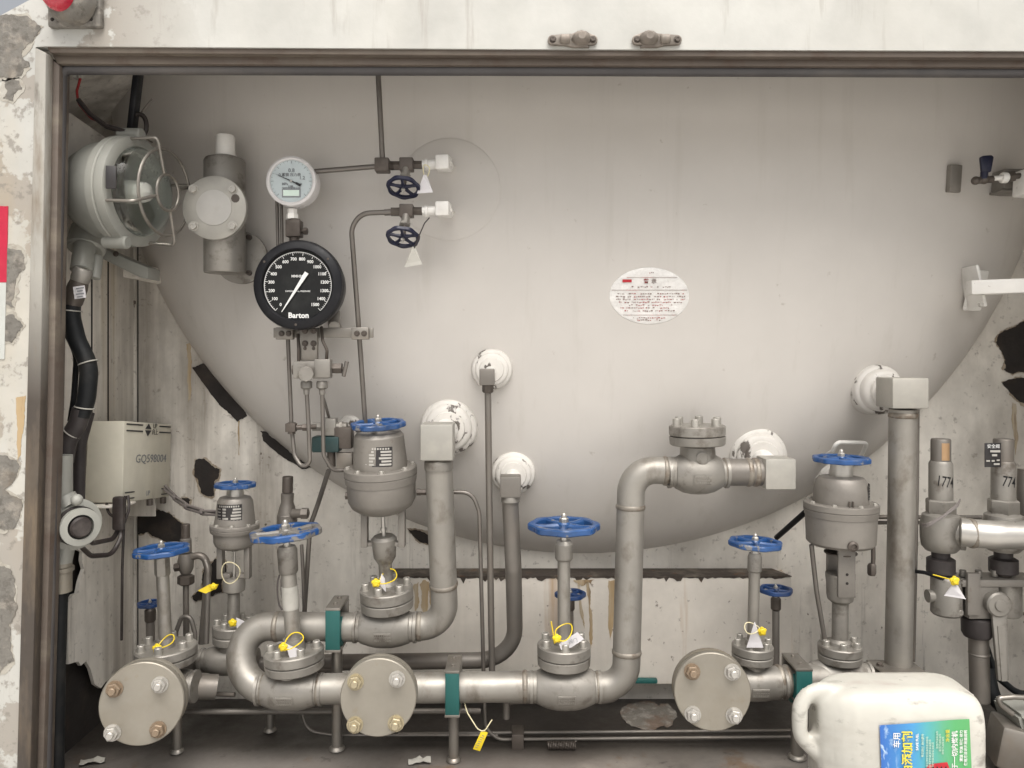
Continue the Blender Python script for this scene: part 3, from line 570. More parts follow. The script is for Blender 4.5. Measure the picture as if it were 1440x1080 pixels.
# ------------------------------------------------ generic flanged bonnet valve
def plates(t, A, Bt, d, py, fr, th, nb, rb, rbp=.78, a0=.3, dB=None, two=True):
    secs = []
    half = th / 2
    secs.append(("bonnet_flange", M['steel'], [(py + half - .5, fr * .5), (py + half - .5, fr * .94), (py + half - 2, fr * .985), (py + 2, fr), (py + 1, fr * .96), (py + 1, fr * .5)], 40))
    secs.append(("cover_flange", M['steel'], [(py, fr * .4), (py, fr * .97), (py - 1, fr), (py - half + 1.5, fr), (py - half, fr * .96), (py - half, fr * .4)], 40))
    o, pa, ax, k = stack(t, A, Bt, d, secs, dB)
    top = pa + ax * (A[1] - (py - half)) * k
    ring_bolts('socket', o[1], top, ax, S(fr * rbp, d), nb, S(rb * 1.15, d), a0)
    return o, pa, ax, k
def globe_body(t, c, d, br, hl, fl_py, rn, pr=20.5, m=M['steel'], plate=True, drop=1.0):
    p = P(*c, d); b = B(); s = lambda v: S(v, d)
    b.lathe(p, X, [(s(pr * .96), -s(hl)), (s(pr * 1.07), -s(hl)), (s(pr * 1.07), -s(hl - 4)), (s(pr * .98), -s(hl - 5)), (s(pr * 1.0), -s(hl - 9)), (s(pr * 1.08), -s(hl - 10)), (s(br * .90), -s(hl * .52)), (s(br * .985), -s(hl * .26)), (s(br), 0), (s(br * .985), s(hl * .26)), (s(br * .90), s(hl * .52)), (s(pr * 1.08), s(hl - 10)), (s(pr * 1.0), s(hl - 9)), (s(pr * .98), s(hl - 5)), (s(pr * 1.07), s(hl - 4)), (s(pr * 1.07), s(hl)), (s(pr * .96), s(hl))], 40)
    b.out("valve_body", m, t, ang=26)
    b = B(); q = P(c[0], fl_py, d); b.lathe(p, (q - p), [(s(rn * 1.02), 0), (s(rn), (q - p).length * .5), (s(rn * .96), (q - p).length)], 32); b.out("bonnet_neck", m, t)
    if plate:
        fp = p + FRONT * s(br * .985) + Z * -s(br * .18); b = B(); rot = Matrix.Rotation(R(14), 3, 'X')
        b.box(fp, (s(24), .0026, s(13)), rot, .0006)
        o = b.out("cast_plate", m, t)
        g2 = B(); rn_ = random.Random(c[0])
        for r_ in range(3):
            x = -10.5
            while x < 9.5:
                wd = rn_.uniform(1.2, 3); g2.box(fp + rot @ Vector((s(x + wd / 2), -.0017, s(4 - r_ * 4))), (s(wd), .0012, s(2.4)), rot); x += wd + .9
        g2.out("raised_marks", m, o)
def globe(label, body, d, br, hl, A, Bt, fl_py, fr, th, stem, wheel_c, wr, nb=6, rb=4.4, wm='blue', dB=None, lobes=8, a0=.3, group=None, bonnet=True, spokes=5, pr=20.5, rn=None):
    t = thing("globe_valve", label, "valve", P(body[0], body[1] + br, d), group)
    globe_body(t, body, d, br, hl, fl_py + th / 2 - 1, rn or fr * .52, pr)
    o, pa, ax, k = plates(t, A, Bt, d, fl_py, fr, th, nb, rb, a0=a0, dB=dB)
    stack(t, A, Bt, d, stem, dB)
    handwheel(t, pa + ax * (A[1] - wheel_c) * k, ax, S(wr, d), M[wm], spokes, lobes)
    return t, pa, ax, k
globe("globe valve at the left bend with a half worn grey and blue handwheel", (408, 969), 1.39, 29, 46, (414, 926), (402, 748), 927, 41, 27,
      [("gland", M['steel'], [(918, 17), (906, 16), (897, 14)], 28), ("stem_tube", M['pipe'], [(905, 10.6), (800, 10.6)], 28), ("collar", M['steel'], [(806, 12), (803, 13.5), (774, 14), (768, 12)], 24), ("spindle", M['bright'], [(770, 5), (742, 5)], 16)], 749, 49, 6, 4.6, 'blue_worn', a0=.05)
globe("globe valve in the middle of the main run with a large blue handwheel", (795, 966), 1.39, 31, 50, (793, 930), (793, 738), 920, 37.5, 30,
      [("gland", M['steel'], [(908, 15), (896, 14)], 28), ("stem_tube", M['pipe'], [(902, 9), (785, 9)], 28), ("collar", M['steel'], [(788, 10.5), (785, 12.5), (765, 13), (760, 10)], 24), ("spindle", M['bright'], [(764, 5), (732, 5)], 16)], 740, 49.5, 6, 4.6, a0=.52)
globe("globe valve behind the right blind flange with a small flat blue handwheel and thin stem", (1062, 960), 1.40, 25, 42, (1058, 925), (1062, 764), 918, 28.5, 24,
      [("gland", M['steel'], [(909, 11), (899, 10)], 24), ("stem_tube", M['pipe'], [(903, 7.8), (802, 7.8)], 24), ("collar", M['steel'], [(804, 8.5), (802, 9.8), (783, 9.8), (778, 8)], 24), ("spindle", M['bright'], [(782, 6), (760, 4)], 16)], 764, 36.5, 6, 3.8, a0=.1)
globe("globe valve at the far left behind the blind flange with a flat blue handwheel", (232, 965), 1.41, 26, 44, (234, 930), (227, 773), 921, 41, 24,
      [("gland", M['steel'], [(911, 13), (897, 11)], 24), ("stem_tube", M['pipe'], [(903, 9), (806, 8.6)], 24), ("collar", M['steel'], [(810, 9), (807, 10.5), (784, 10.5)], 6), ("spindle", M['bright'], [(786, 4.5), (766, 4)], 16)], 774, 37.5, 6, 4.6, a0=.65)
# check valve: same body, blind cover without a stem
t = thing("check_valve", "swing check valve with a bolted round cover at the top of the riser", "valve", P(980, 695, 1.40))
globe_body(t, (981, 665), 1.40, 30, 42, 628, 25, 20)
plates(t, (981, 640), (980, 580), 1.40, 612, 39, 28, 6, 5, a0=.2)
b = B(); b.lathe(P(982, 641, 1.40) + FRONT * S(24.5, 1.40), FRONT, [(S(9, 1.4), -.004), (S(9, 1.4), .0016), (S(7.5, 1.4), .0022), (S(7.2, 1.4), .0008), (0, .0008)], 24).bm.verts.ensure_lookup_table(); b.out("cast_boss", M['steel'], t)
# ------------------------------------------------ pneumatic valves
def name_plate(t, c, d, w_, h_, r, rows, seed, phi=0.0):
    """black plate with blank pale fields, curved round a body of radius r (m) whose axis is at c"""
    b = B(); f = B(); rn_ = random.Random(seed)
    def pt(u_, v_, l): a = u_ / r + phi; return Vector((c.x + (r + l) * math.sin(a), c.y - (r + l) * math.cos(a), c.z + v_))
    def patch(bb, u0, u1, v0, v1, l): n = 8; bb.loops([[pt(u0 + (u1 - u0) * k / n, v0, l) for k in range(n + 1)], [pt(u0 + (u1 - u0) * k / n, v1, l) for k in range(n + 1)]], closed_ring=False, cap0=False, cap1=False)
    w2, h2 = S(w_, d) / 2, S(h_, d) / 2
    patch(b, -w2, w2, -h2, h2, .0008); po = b.out("name_plate", M['plate'], t, 60)
    rh = 2 * h2 / (rows + 1.2)
    for i in range(rows):
        v = h2 - rh * (1.5 + i)
        patch(f, -w2 * .45, -w2 * .1 + rn_.uniform(-.1, .1) * w2, v - rh * .3, v + rh * .3, .0012)
        patch(f, w2 * .25 + rn_.uniform(-.1, .1) * w2, w2 * .93, v - rh * .3, v + rh * .3, .0012)
        patch(f, -w2 * .93, -w2 * .6, v - rh * .1, v + rh * .1, .0012)
    x = -w2 * .75
    while x < w2 * .75: patch(f, x, x + w2 * .1, h2 - rh * .85, h2 - rh * .3, .0012); x += w2 * .16
    f.out("plate_fields", M['plate_grey'], po, 60)
def actuator(label, A, Bt, d, fl, body, upper, rim, cup, wheel_c, wr, neck, yoke, spokes=5, wm='blue', plate=True, dB=None, strap=False, group=None, collar=None):
    t = thing("actuated_valve", label, "valve", P(body[0], body[1] + body[2], d), group)
    globe_body(t, (body[0], body[1]), d, body[2], body[3], fl[0] + fl[2] / 2 - 1, fl[1] * .55, body[4], plate=body[2] > 25)
    o, pa, ax, k = plates(t, A, Bt, d, fl[0], fl[1], fl[2], 6, fl[3], a0=.3, dB=dB)
    u_, r_, c_ = upper, rim, cup
    secs = [("gland_neck", M['steel'], neck, 28),
            ("lower_cup", M['act'], c_, 40),
            ("rim_flange", M['act'], [(r_[1], r_[2] * .9), (r_[1], r_[2] * .97), ((r_[0] + r_[1]) / 2 + .8, r_[2]), ((r_[0] + r_[1]) / 2, r_[2] * .975), ((r_[0] + r_[1]) / 2 - .8, r_[2]), (r_[0] + 1, r_[2]), (r_[0], r_[2] * .97), (r_[0], r_[2] * .6)], 44),
            ("upper_housing", M['act'], u_, 40),
            ("wheel_collar", M['bright'], collar or [(u_[-1][0] + 2, wr * .40), (u_[-1][0] - 4, wr * .42), (wheel_c + 3, wr * .36)], 24)]
    o, pa, ax, k = stack(t, A, Bt, d, secs, dB)
    top = pa + ax * (A[1] - r_[0]) * k
    ring_bolts('hex', o[2], top, ax, S(r_[2] * .88, d), 8, S(fl[3] * .72, d), .2)
    handwheel(t, pa + ax * (A[1] - wheel_c) * k, ax, S(wr, d), M[wm], spokes, 10)
    # spindle and yoke legs
    mid = lambda py: pa + ax * (A[1] - py) * k
    b = B(); b.cyl(mid(yoke[1] + 6), mid(yoke[0] - 4), S(yoke[3] * .28, d), 18); b.lathe(mid((yoke[0] + yoke[1]) / 2 + 4), ax, [(S(yoke[3] * .4, d), 0), (S(yoke[3] * .42, d), .006)], 6); b.out("spindle", M['bright'], t)
    b = B(); b.lathe(mid(yoke[0] + 6), ax, [(S(yoke[3] * .9, d), 0), (S(yoke[3] * 1.3, d), .006), (S(yoke[3] * 1.4, d), .01)], 28); b.out("packing_cone", M['void'], t)
    if not strap:
        for s_ in (-1, 1):
            b = B(); c = (mid(yoke[0]) + mid(yoke[1])) / 2 + X * s_ * S(yoke[2], d)
            b.box(c, (S(yoke[4], d), S(yoke[4] * 1.6, d), S(yoke[1] - yoke[0], d) * 1.04), bev=.0015)
            b.box(mid(yoke[1] - 3) + X * s_ * S(yoke[2] * .62, d), (S(yoke[2] * .8, d), S(yoke[4] * 1.4, d), S(6, d)), bev=.001); b.out("yoke_leg", M['act'], t)
    else:
        for s_ in (-1, 1):
            b = B(); c = (mid(yoke[0]) + mid(yoke[1])) / 2 + FRONT * s_ * S(yoke[2], d)
            b.box(c, (S(yoke[4], d), .006, S(yoke[1] - yoke[0], d) * 1.06), bev=.001)
            yl = b.out("yoke_leg", M['act'], t)
            if s_ > 0:
                for q in (-.24, -.06):
                    hb = B(); hc = c - Z * S((yoke[1] - yoke[0]) * q * -1, d) + Z * 0; hb.cyl(hc + FRONT * .0026, hc + FRONT * .0034, S(2.0, d), 14); hb.out("bolt_hole", M['void'], yl)
        b = B(); b.lathe(mid(yoke[0] + 14), ax, [(0, 0), (S(22, d), 0), (S(22, d), .0025), (0, .0025)], 28); b.out("position_disc", M['fitting'], t)
    return t, pa, ax, k
t, pa, ax, k = actuator("big grey actuated valve with a black name plate and blue handwheel, left of centre", (545, 860), (532, 597), 1.43, (840, 37, 30, 4.4), (542, 882, 28, 44, 20), [(664, 37), (650, 37), (612, 34), (607, 30), (605, 20)], (655, 676, 50), [(720, 20), (716, 32), (709, 42), (700, 46.5), (676, 47.5)], 597, 37, [(832, 18), (820, 16), (815, 9.5), (792, 9.5), (786, 13), (782, 15.5), (764, 17), (756, 18), (752, 14)], (716, 766, 26, 17 * .62, 9), dB=1.40)
name_plate(t, P(535.5, 638, 1.405), 1.405, 44, 27, S(36.2, 1.405), 5, 3)
b = B(); b.cyl(P(586, 692, 1.41), P(592, 692, 1.41), S(5, 1.41), 6); b.cyl(P(591, 692, 1.41), P(601, 692, 1.41), S(4.4, 1.41), 6); b.out("air_fitting", M['fitting'], t)
b = B(); b.cyl(P(492, 697, 1.41), P(486, 697, 1.41), S(5.5, 1.41), 6); b.out("air_plug", M['fitting'], t)
t, pa, ax, k = actuator("small dark grey actuated valve near the left wall with a thin blue handwheel", (328, 905), (331, 682), 1.50, (890, 28, 26, 3.6), (322, 928, 21, 40, 15), [(736, 28), (730, 27), (704, 24), (699, 21), (697, 12)], (736, 747, 33.5), [(770, 20), (766, 26), (760, 28.5), (747, 29)], 682, 28, [(884, 13), (878, 8.5), (834, 8.5), (830, 15), (820, 15.5), (812, 14)], (768, 812, 19, 7, 8))
name_plate(t, P(330.5, 716, 1.50), 1.50, 36, 22, S(26, 1.5), 4, 8)
t, pa, ax, k = actuator("pale grey actuated valve on the right with a thin blue handwheel on top", (1181, 935), (1183, 646), 1.42, (918, 29.5, 24, 3.8), (1178, 950, 24, 46, 17), [(706, 37), (690, 36.5), (676, 34), (671, 30), (669, 18)], (706, 724, 50), [(768, 28), (765, 42), (761, 46), (724, 47.5)], 646, 38, [(912, 17), (902, 15), (898, 11), (848, 11), (843, 17), (836, 18.5), (822, 18.5), (812, 20), (806, 20)], (764, 832, 19, 9, 24), strap=True)
b = B(); b.lathe(P(1179, 757, 1.42) + FRONT * S(46, 1.42), FRONT, [(S(7, 1.42), -.003), (S(7, 1.42), .003), (S(4, 1.42), .005), (S(3.4, 1.42), .002), (0, .002)], 18); b.out("vent_plug", M['fitting'], t)
for dx in (-2.5, 2.5):
    b = B(); b.cyl(P(1180 + dx, 710, 1.42) + FRONT * S(40, 1.42), P(1180 + dx, 698, 1.42) + FRONT * S(39, 1.42), S(1.2, 1.42), 8); b.out("stud", M['fitting'], t)
name_plate(t, P(1182.5, 689, 1.42), 1.42, 26, 20, S(36.6, 1.42), 4, 4, phi=1.15)
b = B(); b.tube([P(1141, 766, 1.42), P(1148, 830, 1.42), P(1160, 900, 1.42)], S(3.4, 1.42), 10); b.out("side_tube", M['tubing'], t)
b = B(); b.tube(fillet([P(1228, 765, 1.43), P(1228, 785, 1.43), P(1227, 806, 1.43)], .01), S(3, 1.43), 10); b.lathe(P(1226, 806, 1.43), Z, [(S(5, 1.43), -.004), (S(6.5, 1.43), 0), (S(6.5, 1.43), .014), (S(4.5, 1.43), .018)], 6); b.out("air_fitting", M['fitting'], t)
# ------------------------------------------------ blind flanges facing the viewer
def blind(label, c, d, rp, tilt, back_len, bolts, stain=None):
    p = P(*c, d); ax = Vector((tilt[0], -1, tilt[1])).normalized(); s = lambda v: S(v, d)
    t = thing("blind_flange", label, "flange", p - Z * s(rp), "round blind flanges with four bolts")
    b = B(); b.lathe(p, ax, [(s(rp) * .6, -.014), (s(rp) - .001, -.014), (s(rp), -.013), (s(rp), -.0015), (s(rp) - .0015, 0), (0, .0002)], 56); o = b.out("cover_disc", M['flange'], t)
    b = B(); b.lathe(p, ax, [(s(rp) * .86, -.0175), (s(rp) * .86, -.0142)], 40); b.out("gasket", M['black'], t)
    b = B(); b.lathe(p, ax, [(s(rp) * .55, -.030), (s(rp) - .001, -.030), (s(rp), -.029), (s(rp), -.0185), (s(rp) * .99, -.0176), (s(rp) * .6, -.0176)], 56); b.out("pipe_flange", M['flange'], t)
    b = B(); b.lathe(p, ax, [(s(rp) * .52, -.033), (s(rp) * .40, -.05), (s(rp) * .38, -back_len)], 32); b.out("branch_pipe", M['pipe'], t)
    u, v, a = basis(ax)
    for dx, dz, m in bolts:
        bolt('stud', o, p + u * s(dx) * (1 if u.x > 0 else -1) + v * s(dz) * (1 if v.z > 0 else -1), a, s(8.6), M[m])
    return t
blind("round blind flange at the lower left with rust round its upper left bolt", (199, 990), 1.27, 57, (.16, .09), .13, [(-36, 23, 'rusty'), (24, 25, 'bright'), (-37, -36, 'bright'), (23, -36, 'rusty')])
blind("round blind flange in front of the middle of the main run", (532, 981), 1.25, 53.5, (.04, .09), .14, [(-32, 22, 'yellowed'), (26, 25, 'bright'), (-32, -36, 'yellowed'), (25, -35, 'yellowed')])
blind("round blind flange left of the white jug, with a rusty upper left nut", (1002, 973), 1.25, 53.5, (-.07, .09), .15, [(-28, 27, 'rusty'), (28, 28, 'bright'), (-28, -31, 'bright'), (29, -31, 'bright')])
# ------------------------------------------------ clamps and legs
FL = .002
def leg(t, px, d, top_py, wp, name="leg"):
    a = P(px, top_py, d); b = B(); b.cyl(Vector((a.x, d, FL)), a, S(wp / 2, d), 20); b.lathe(Vector((a.x, d, FL)), Z, [(S(wp * .75, d), 0), (S(wp * .7, d), .003), (S(wp * .52, d), .006)], 20); b.out(name, M['clamp'], t)
def clamp(label, px, d, yt, yb, wd, leg_px, leg_w, pr, depth=.075, arm=None):
    c = P(px, (yt + yb) / 2, d); s = lambda v: S(v, d)
    t = thing("pipe_clamp", label, "clamp", Vector((c.x, d, 0)), "green lined pipe clamps on legs")
    yf = d - s(pr) - .004
    b = B(); b.box(Vector((c.x, yf - .003, H - ((yt + yb) / 2 - HZ) * (yf) / K)), (s(wd), .006, s(yb - yt)), bev=.001); o = b.out("green_strap", M['green'], t)
    zt = H - (yt - HZ) * yf / K; zb = H - (yb - HZ) * yf / K
    b = B(); b.box(Vector((c.x, yf + depth / 2 - .006, zt + .003)), (s(wd) * 1.06, depth, .005), bev=.001); b.box(Vector((c.x, yf + depth / 2 - .006, zb - .003)), (s(wd) * 1.1, depth, .005), bev=.001)
    b.box(Vector((c.x, yf + depth - .009, (zt + zb) / 2)), (s(wd) * 1.06, .006, zt - zb), bev=.001); b.out("clamp_plate", M['clamp'], t)
    b = B(); b.lathe(Vector((c.x, d, c.z)), X, [(s(pr) * 1.02, -s(wd * .5)), (s(pr) * 1.12, -s(wd * .5)), (s(pr) * 1.12, s(wd * .5)), (s(pr) * 1.02, s(wd * .5))], 28); b.out("liner", M['green'], o)
    for f in (.3, .75): bolt('hex', t, Vector((c.x, yf - .006 + depth * f, zt + .0055)), Z, s(2.6), M['clamp'])
    if leg_px: leg(t, leg_px, d, yb - 2, leg_w)
    return t
clamp("green lined clamp on a leg in the middle of the main run", 638, 1.39, 946, 1003, 19, 638, 14, 20.5)
clamp("green lined clamp behind the left globe valve on the upper pipe", 474, 1.43, 858, 912, 20, 474, 15, 20)
clamp("green lined clamp beside the white jug on the right", 1121, 1.40, 943, 984, 22, 1121, 17, 20)
for px, d, ty, wd, lb in ((249, 1.42, 960, 13, "bare leg under the left blind flange"), (380, 1.50, 985, 12, "short dark leg behind the bend of the main run"), ):
    t = thing("pipe_support", lb, "support", Vector((P(px, 900, d).x, d, 0))); leg(t, px, d, ty, wd, "leg_tube")
t = thing("pipe_saddle", "angle bracket with a bolt at the foot of the tall right pipe", "bracket", P(1262, 950, 1.43))
b = B(); b.box(P(1262, 940, 1.43), (S(64, 1.43), .07, .005), bev=.001); b.box(P(1232, 946, 1.43), (.005, .07, S(14, 1.43)), bev=.001); b.out("angle_plate", M['clamp'], t); bolt('hex', t, P(1237, 936, 1.41), Z, .005, M['fitting'])
# ------------------------------------------------ small handwheel valves
def small_valve(label, A, Bt, d, secs, wc, wr, wm, spokes=5, body=True, name="needle_valve"):
    t = thing(name, label, "valve", P(A[0], A[1], d))
    o, pa, ax, k = stack(t, A, Bt, d, secs)
    handwheel(t, pa + ax * (A[1] - wc) * k, ax, S(wr, d), M[wm], spokes, 6, th=.26); return t, pa, ax, k
small_valve("small dirty blue handwheel valve on a thin stem beside the lower ledge corner", (1091, 965), (1091, 830), 1.50, [("stem_tube", M['pipe_dark'], [(965, 5), (856, 5)], 16), ("collar", M['fitting'], [(858, 5.5), (856, 7), (842, 7), (840, 5.5)], 16), ("spindle", M['bright'], [(841, 2.4), (828, 2.4)], 12)], 830, 22.5, 'blue_dark')
small_valve("small dirty blue handwheel valve half hidden behind the middle stem", (803, 905), (802, 836), 1.52, [("stem_tube", M['pipe_dark'], [(905, 4), (856, 4)], 14), ("collar", M['fitting'], [(858, 5), (856, 6), (845, 6), (843, 5)], 16), ("spindle", M['bright'], [(844, 2.2), (834, 2.2)], 12)], 836, 21.5, 'blue_dark')
small_valve("small dirty blue handwheel valve half hidden behind the far left stem", (212, 930), (211, 848), 1.52, [("stem_tube", M['pipe_dark'], [(930, 6), (872, 6)], 14), ("collar", M['fitting'], [(874, 6.5), (872, 7.5), (858, 7.5), (856, 6)], 16), ("spindle", M['bright'], [(857, 2.4), (846, 2.4)], 12)], 849, 17, 'blue_dark')
# instrument shut-off valves on the tank pad
def instr(label, y, wy, d, wtop, conn_l):
    t = thing("instrument_valve", label, "valve", P(570, y, d)); s = lambda v: S(v, d)
    b = B(); b.box(P(572, y, d), (s(19), s(17), s(18)), bev=.0015); b.out("valve_block", M['fitting'], t)
    b = B(); b.cyl(P(550, y + 1, d), P(563, y + 1, d), s(6.5), 6); b.out("left_nut", M['fitting'], t)
    b = B(); b.cyl(P(581, y, d), P(594, y, d), s(6), 6); b.out("right_nut", M['fitting'], t)
    b = B(); b.cyl(P(594, y, d), P(616, y - 1, d), s(7), 20); b.lathe(P(597, y, d), X, [(s(7), 0), (s(8.5), .001), (s(8.5), .006), (s(7), .007)], 20); b.out("threaded_stub", M['white'], t)
    tp, n = tank_pt(632, y, 0); b = B(); b.box(P(624, y - 2, d), (s(19), s(24), s(20)), Matrix.Rotation(R(-8), 3, 'Z'), .002); b.cyl(P(628, y - 2, d), tp + Y * .02, s(8), 6); b.out("elbow_block", M['white'], t)
    dn = (Vector((-.06, -.52, -1))).normalized(); c = P(572, y, d); b = B()
    L = s(wy - y) / .89
    b.cyl(c + dn * s(8), c + dn * L * .50, s(6), 20); b.lathe(c + dn * L * .45, dn, [(s(6), 0), (s(8), .001), (s(8), .006), (s(5), .008)], 6); b.out("bonnet", M['steel'], t)
    b = B(); b.cyl(c + dn * L * .5, c + dn * L * 1.05, s(3.4), 14); b.out("spindle", M['fitting'], t)
    handwheel(t, c + dn * L, dn, s(23), M['navy'], 5, 7, th=.24, nut=True); return t
instr("upper of the two navy handwheel valves on the round tank pad", 232, 268, 1.36, 0, 0)
instr("lower of the two navy handwheel valves on the round tank pad", 297, 337, 1.36, 0, 0)
t = thing("tee_fitting", "square brown tee fitting where the roof tube meets the gauge tube", "fitting", P(538, 233, 1.36)); s = lambda v: S(v, 1.36)
b = B(); b.box(P(538, 233, 1.36), (s(20), s(20), s(19)), bev=.002); b.out("tee_body", M['fitting'], t)
b = B(); b.cyl(P(547, 233, 1.36), P(554, 233, 1.36), s(6.5), 6); b.out("union_nut", M['fitting'], t)
tubing("thin tube coming down from the lintel to the brown tee", [(531, 88, 1.34), (538, 226, 1.36)], 3.8, .01)
tubing("thin tube between the white dial gauge and the brown tee", [(405, 246, 1.40), (445, 241, 1.38), (530, 234, 1.36)], 3.6, .04)
tubing("thin tube bending down from the lower navy valve to behind the blue wheel", [(554, 298, 1.36), (508, 300, 1.37), (494, 320, 1.38), (503, 440, 1.40), (514, 598, 1.43)], 3.6, .035)
b = B(); b.cyl(P(541, 299, 1.363), P(553, 298, 1.36), S(4.6, 1.36), 14); b.out("tube_sleeve", M['tubing'], None, loc=P(547, 298, 1.36), label="little sleeve where the bent tube enters the lower navy valve", category="fitting")
for dx, lb in ((0, "left of the two parallel thin tubes behind the white gauge"), (6, "right of the two parallel thin tubes behind the white gauge")): tubing(lb, [(389 + dx, 262, 1.42), (391 + dx, 360, 1.42)], 2.5, .01, group="parallel tubes behind the white gauge")
# ------------------------------------------------ gauges
def ang_pt(c, deg, r): a = R(deg); return c + X * (r * math.cos(a)) + Z * (r * math.sin(a))
d = 1.37; c = P(410, 255, d); s = lambda v: S(v, d)
t = thing("pressure_gauge", "small round dial gauge with a white rim and pale face", "gauge", P(410, 290, d))
b = B(); b.lathe(c, FRONT, [(s(33), -.03), (s(35), -.028), (s(35.5), 0), (s(34.8), .004), (s(32), .006), (s(30), .004), (s(29.6), 0)], 48); b.out("bezel", M['ring_white'], t)
b = B(); b.lathe(c + FRONT * .0005, FRONT, [(s(30.5), -.002), (s(30.5), 0), (0, .0001)], 48); dial = b.out("dial", M['dial_white'], t)
g = B()
for k in range(25):
    a = 225 - 270 * k / 24; r0 = 27 if k % 4 else 25
    p0, p1 = ang_pt(c, a, s(r0)), ang_pt(c, a, s(28.6)); g.cyl(p0 + FRONT * .0012, p1 + FRONT * .0012, s(.22), 4)
g.out("scale_ticks", M['ink'], dial)
for st_, x, y, sz in (("0.8", 0, 15, 6), ("0.4", -14, 8.5, 5.5), ("1.2", 15, 4.5, 5.5), ("防震 压力表", 0, 8.8, 4), ("MPa", -9, -4, 4), ("S-40", 12, -4, 2.6), ("2.5级", -1, -7.5, 2.6), ("精密数字压力表", 0, -10.5, 3), ("·····", 0, -24, 4)):
    if st_ not in ("·····",): text(st_, s(sz) * 1.25, c + X * s(x) + Z * s(y) + FRONT * .0012, M['ink_grey'], dial, bold=s(.12))
b = B(); b.box(c + Z * s(-16.8) + FRONT * .001, (s(26), .002, s(11.5))); b.out("lcd_frame", M['ink_grey'], dial)
b = B(); b.box(c + Z * s(-16.8) + FRONT * .0022, (s(22.5), .001, s(8.2))); b.out("lcd_window", M['lcd'], dial)
a = 156; b = B(); tip = ang_pt(c, a, s(27)); tl = ang_pt(c, a + 178, s(15)); pr = ang_pt(Vector(), a + 90, 1.0)
f = FRONT * .003
b.prism([tip + f, c + pr * s(.9) + f, ang_pt(c, a + 180, s(7)) + pr * s(.8) + f, ang_pt(c, a + 180, s(8)) + pr * s(1.7) + f, tl + pr * s(1.7) + f, tl - pr * s(1.7) + f, ang_pt(c, a + 180, s(8)) - pr * s(1.7) + f, ang_pt(c, a + 180, s(7)) - pr * s(.8) + f, c - pr * s(.9) + f], FRONT * .0006); b.out("pointer", M['ink'], dial)
b = B(); b.lathe(c + f, FRONT, [(s(2), 0), (s(1.8), .001), (0, .0012)], 16); b.out("pointer_hub", M['bright'], dial)
b = B(); b.lathe(P(411, 294, 1.385), -Z, [(s(7), 0), (s(7), .008), (s(8.5), .009), (s(8.5), .018), (s(6), .02), (s(6), .032)], 6); b.out("stem_nut", M['white'], t)
t2 = thing("gauge_valve", "small brown gauge cock between the two dial gauges", "valve", P(414, 330, 1.385)); b = B(); b.box(P(414, 322, 1.385), (s(21), s(20), s(24)), bev=.002); b.cyl(P(414, 308, 1.385), P(414, 316, 1.385), s(8), 18); b.cyl(P(414, 334, 1.385), P(414, 344, 1.385), s(7), 18); b.out("cock_body", M['fitting'], t2)
b = B(); b.cyl(P(424, 325, 1.385), P(433, 325, 1.385), s(3), 12); b.cyl(P(427, 325, 1.385), P(432, 325, 1.385), s(5.5), 6); b.out("side_screw", M['fitting'], t2)
# big black gauge
d = 1.35; c = P(420, 401, d); s = lambda v: S(v, d)
t = thing("level_gauge", "large round black dial gauge with white figures and a white pointer", "gauge", P(420, 463, d))
b = B(); b.lathe(c, FRONT, [(s(52), -.055), (s(58), -.05), (s(63), -.012), (s(63.5), 0), (s(62), .006), (s(59), .009), (s(51), .011), (s(49.5), .009), (s(49), .003)], 64); b.out("bezel", M['black'], t, 30)
b = B(); b.lathe(c + FRONT * .004, FRONT, [(s(50), -.003), (s(50), 0), (0, .0001)], 64); dial = b.out("dial", M['dial_black'], t)
g = B(); F = FRONT * .0052; dc = c + Z * s(-1)
g.tube([ang_pt(dc, a, s(47)) + F for a in [228 - 276 * k / 70 for k in range(71)]], s(.45), 6)
for k in range(76):
    a = 228 - 276 * k / 75; maj = k % 5 == 0; p0, p1 = ang_pt(dc, a, s(42.5 if maj else 45)), ang_pt(dc, a, s(47)); g.cyl(p0 + F, p1 + F, s(.42 if maj else .22), 4)
g.out("scale_ticks", M['ink_white'], dial)
for k in range(16):
    a = 228 - 276 * k / 15; q = ang_pt(dc, a, s(37.5 if 0 < k < 15 else 36)); text(str(k * 100), s(6.2), q + F, M['ink_white'], dial, bold=s(.12), sx=.95)
text("MMH₂O".replace("₂", "2"), s(5), c + X * s(0) + Z * s(12) + F, M['ink_white'], dial, bold=s(.1))
text("DIFFERENTIAL PRESSURE", s(3.2), c + X * s(0) + Z * s(-9) + F, M['ink_white'], dial)
text("Barton", s(10.5), c + X * s(1) + Z * s(-43) + F, M['ink_white'], dial, bold=s(.35))
a0, a1 = P(398, 439, d), P(433, 384, d); dirn = (a1 - a0).normalized(); pr = Vector((-dirn.z, 0, dirn.x)); Fp = FRONT * .0075; a0.y = a1.y = c.y
b = B(); b.prism([a0 + pr * s(.4) + Fp, a1 + pr * s(3) + Fp, a1 - pr * s(3) + Fp, a0 - pr * s(.4) + Fp], FRONT * .0008); b.out("pointer", M['ink_white'], dial)
for a in (145, 40, 268): bolt('hex', t, ang_pt(c, a, s(56)) + FRONT * .0085, FRONT, s(1.7), M['fitting'])
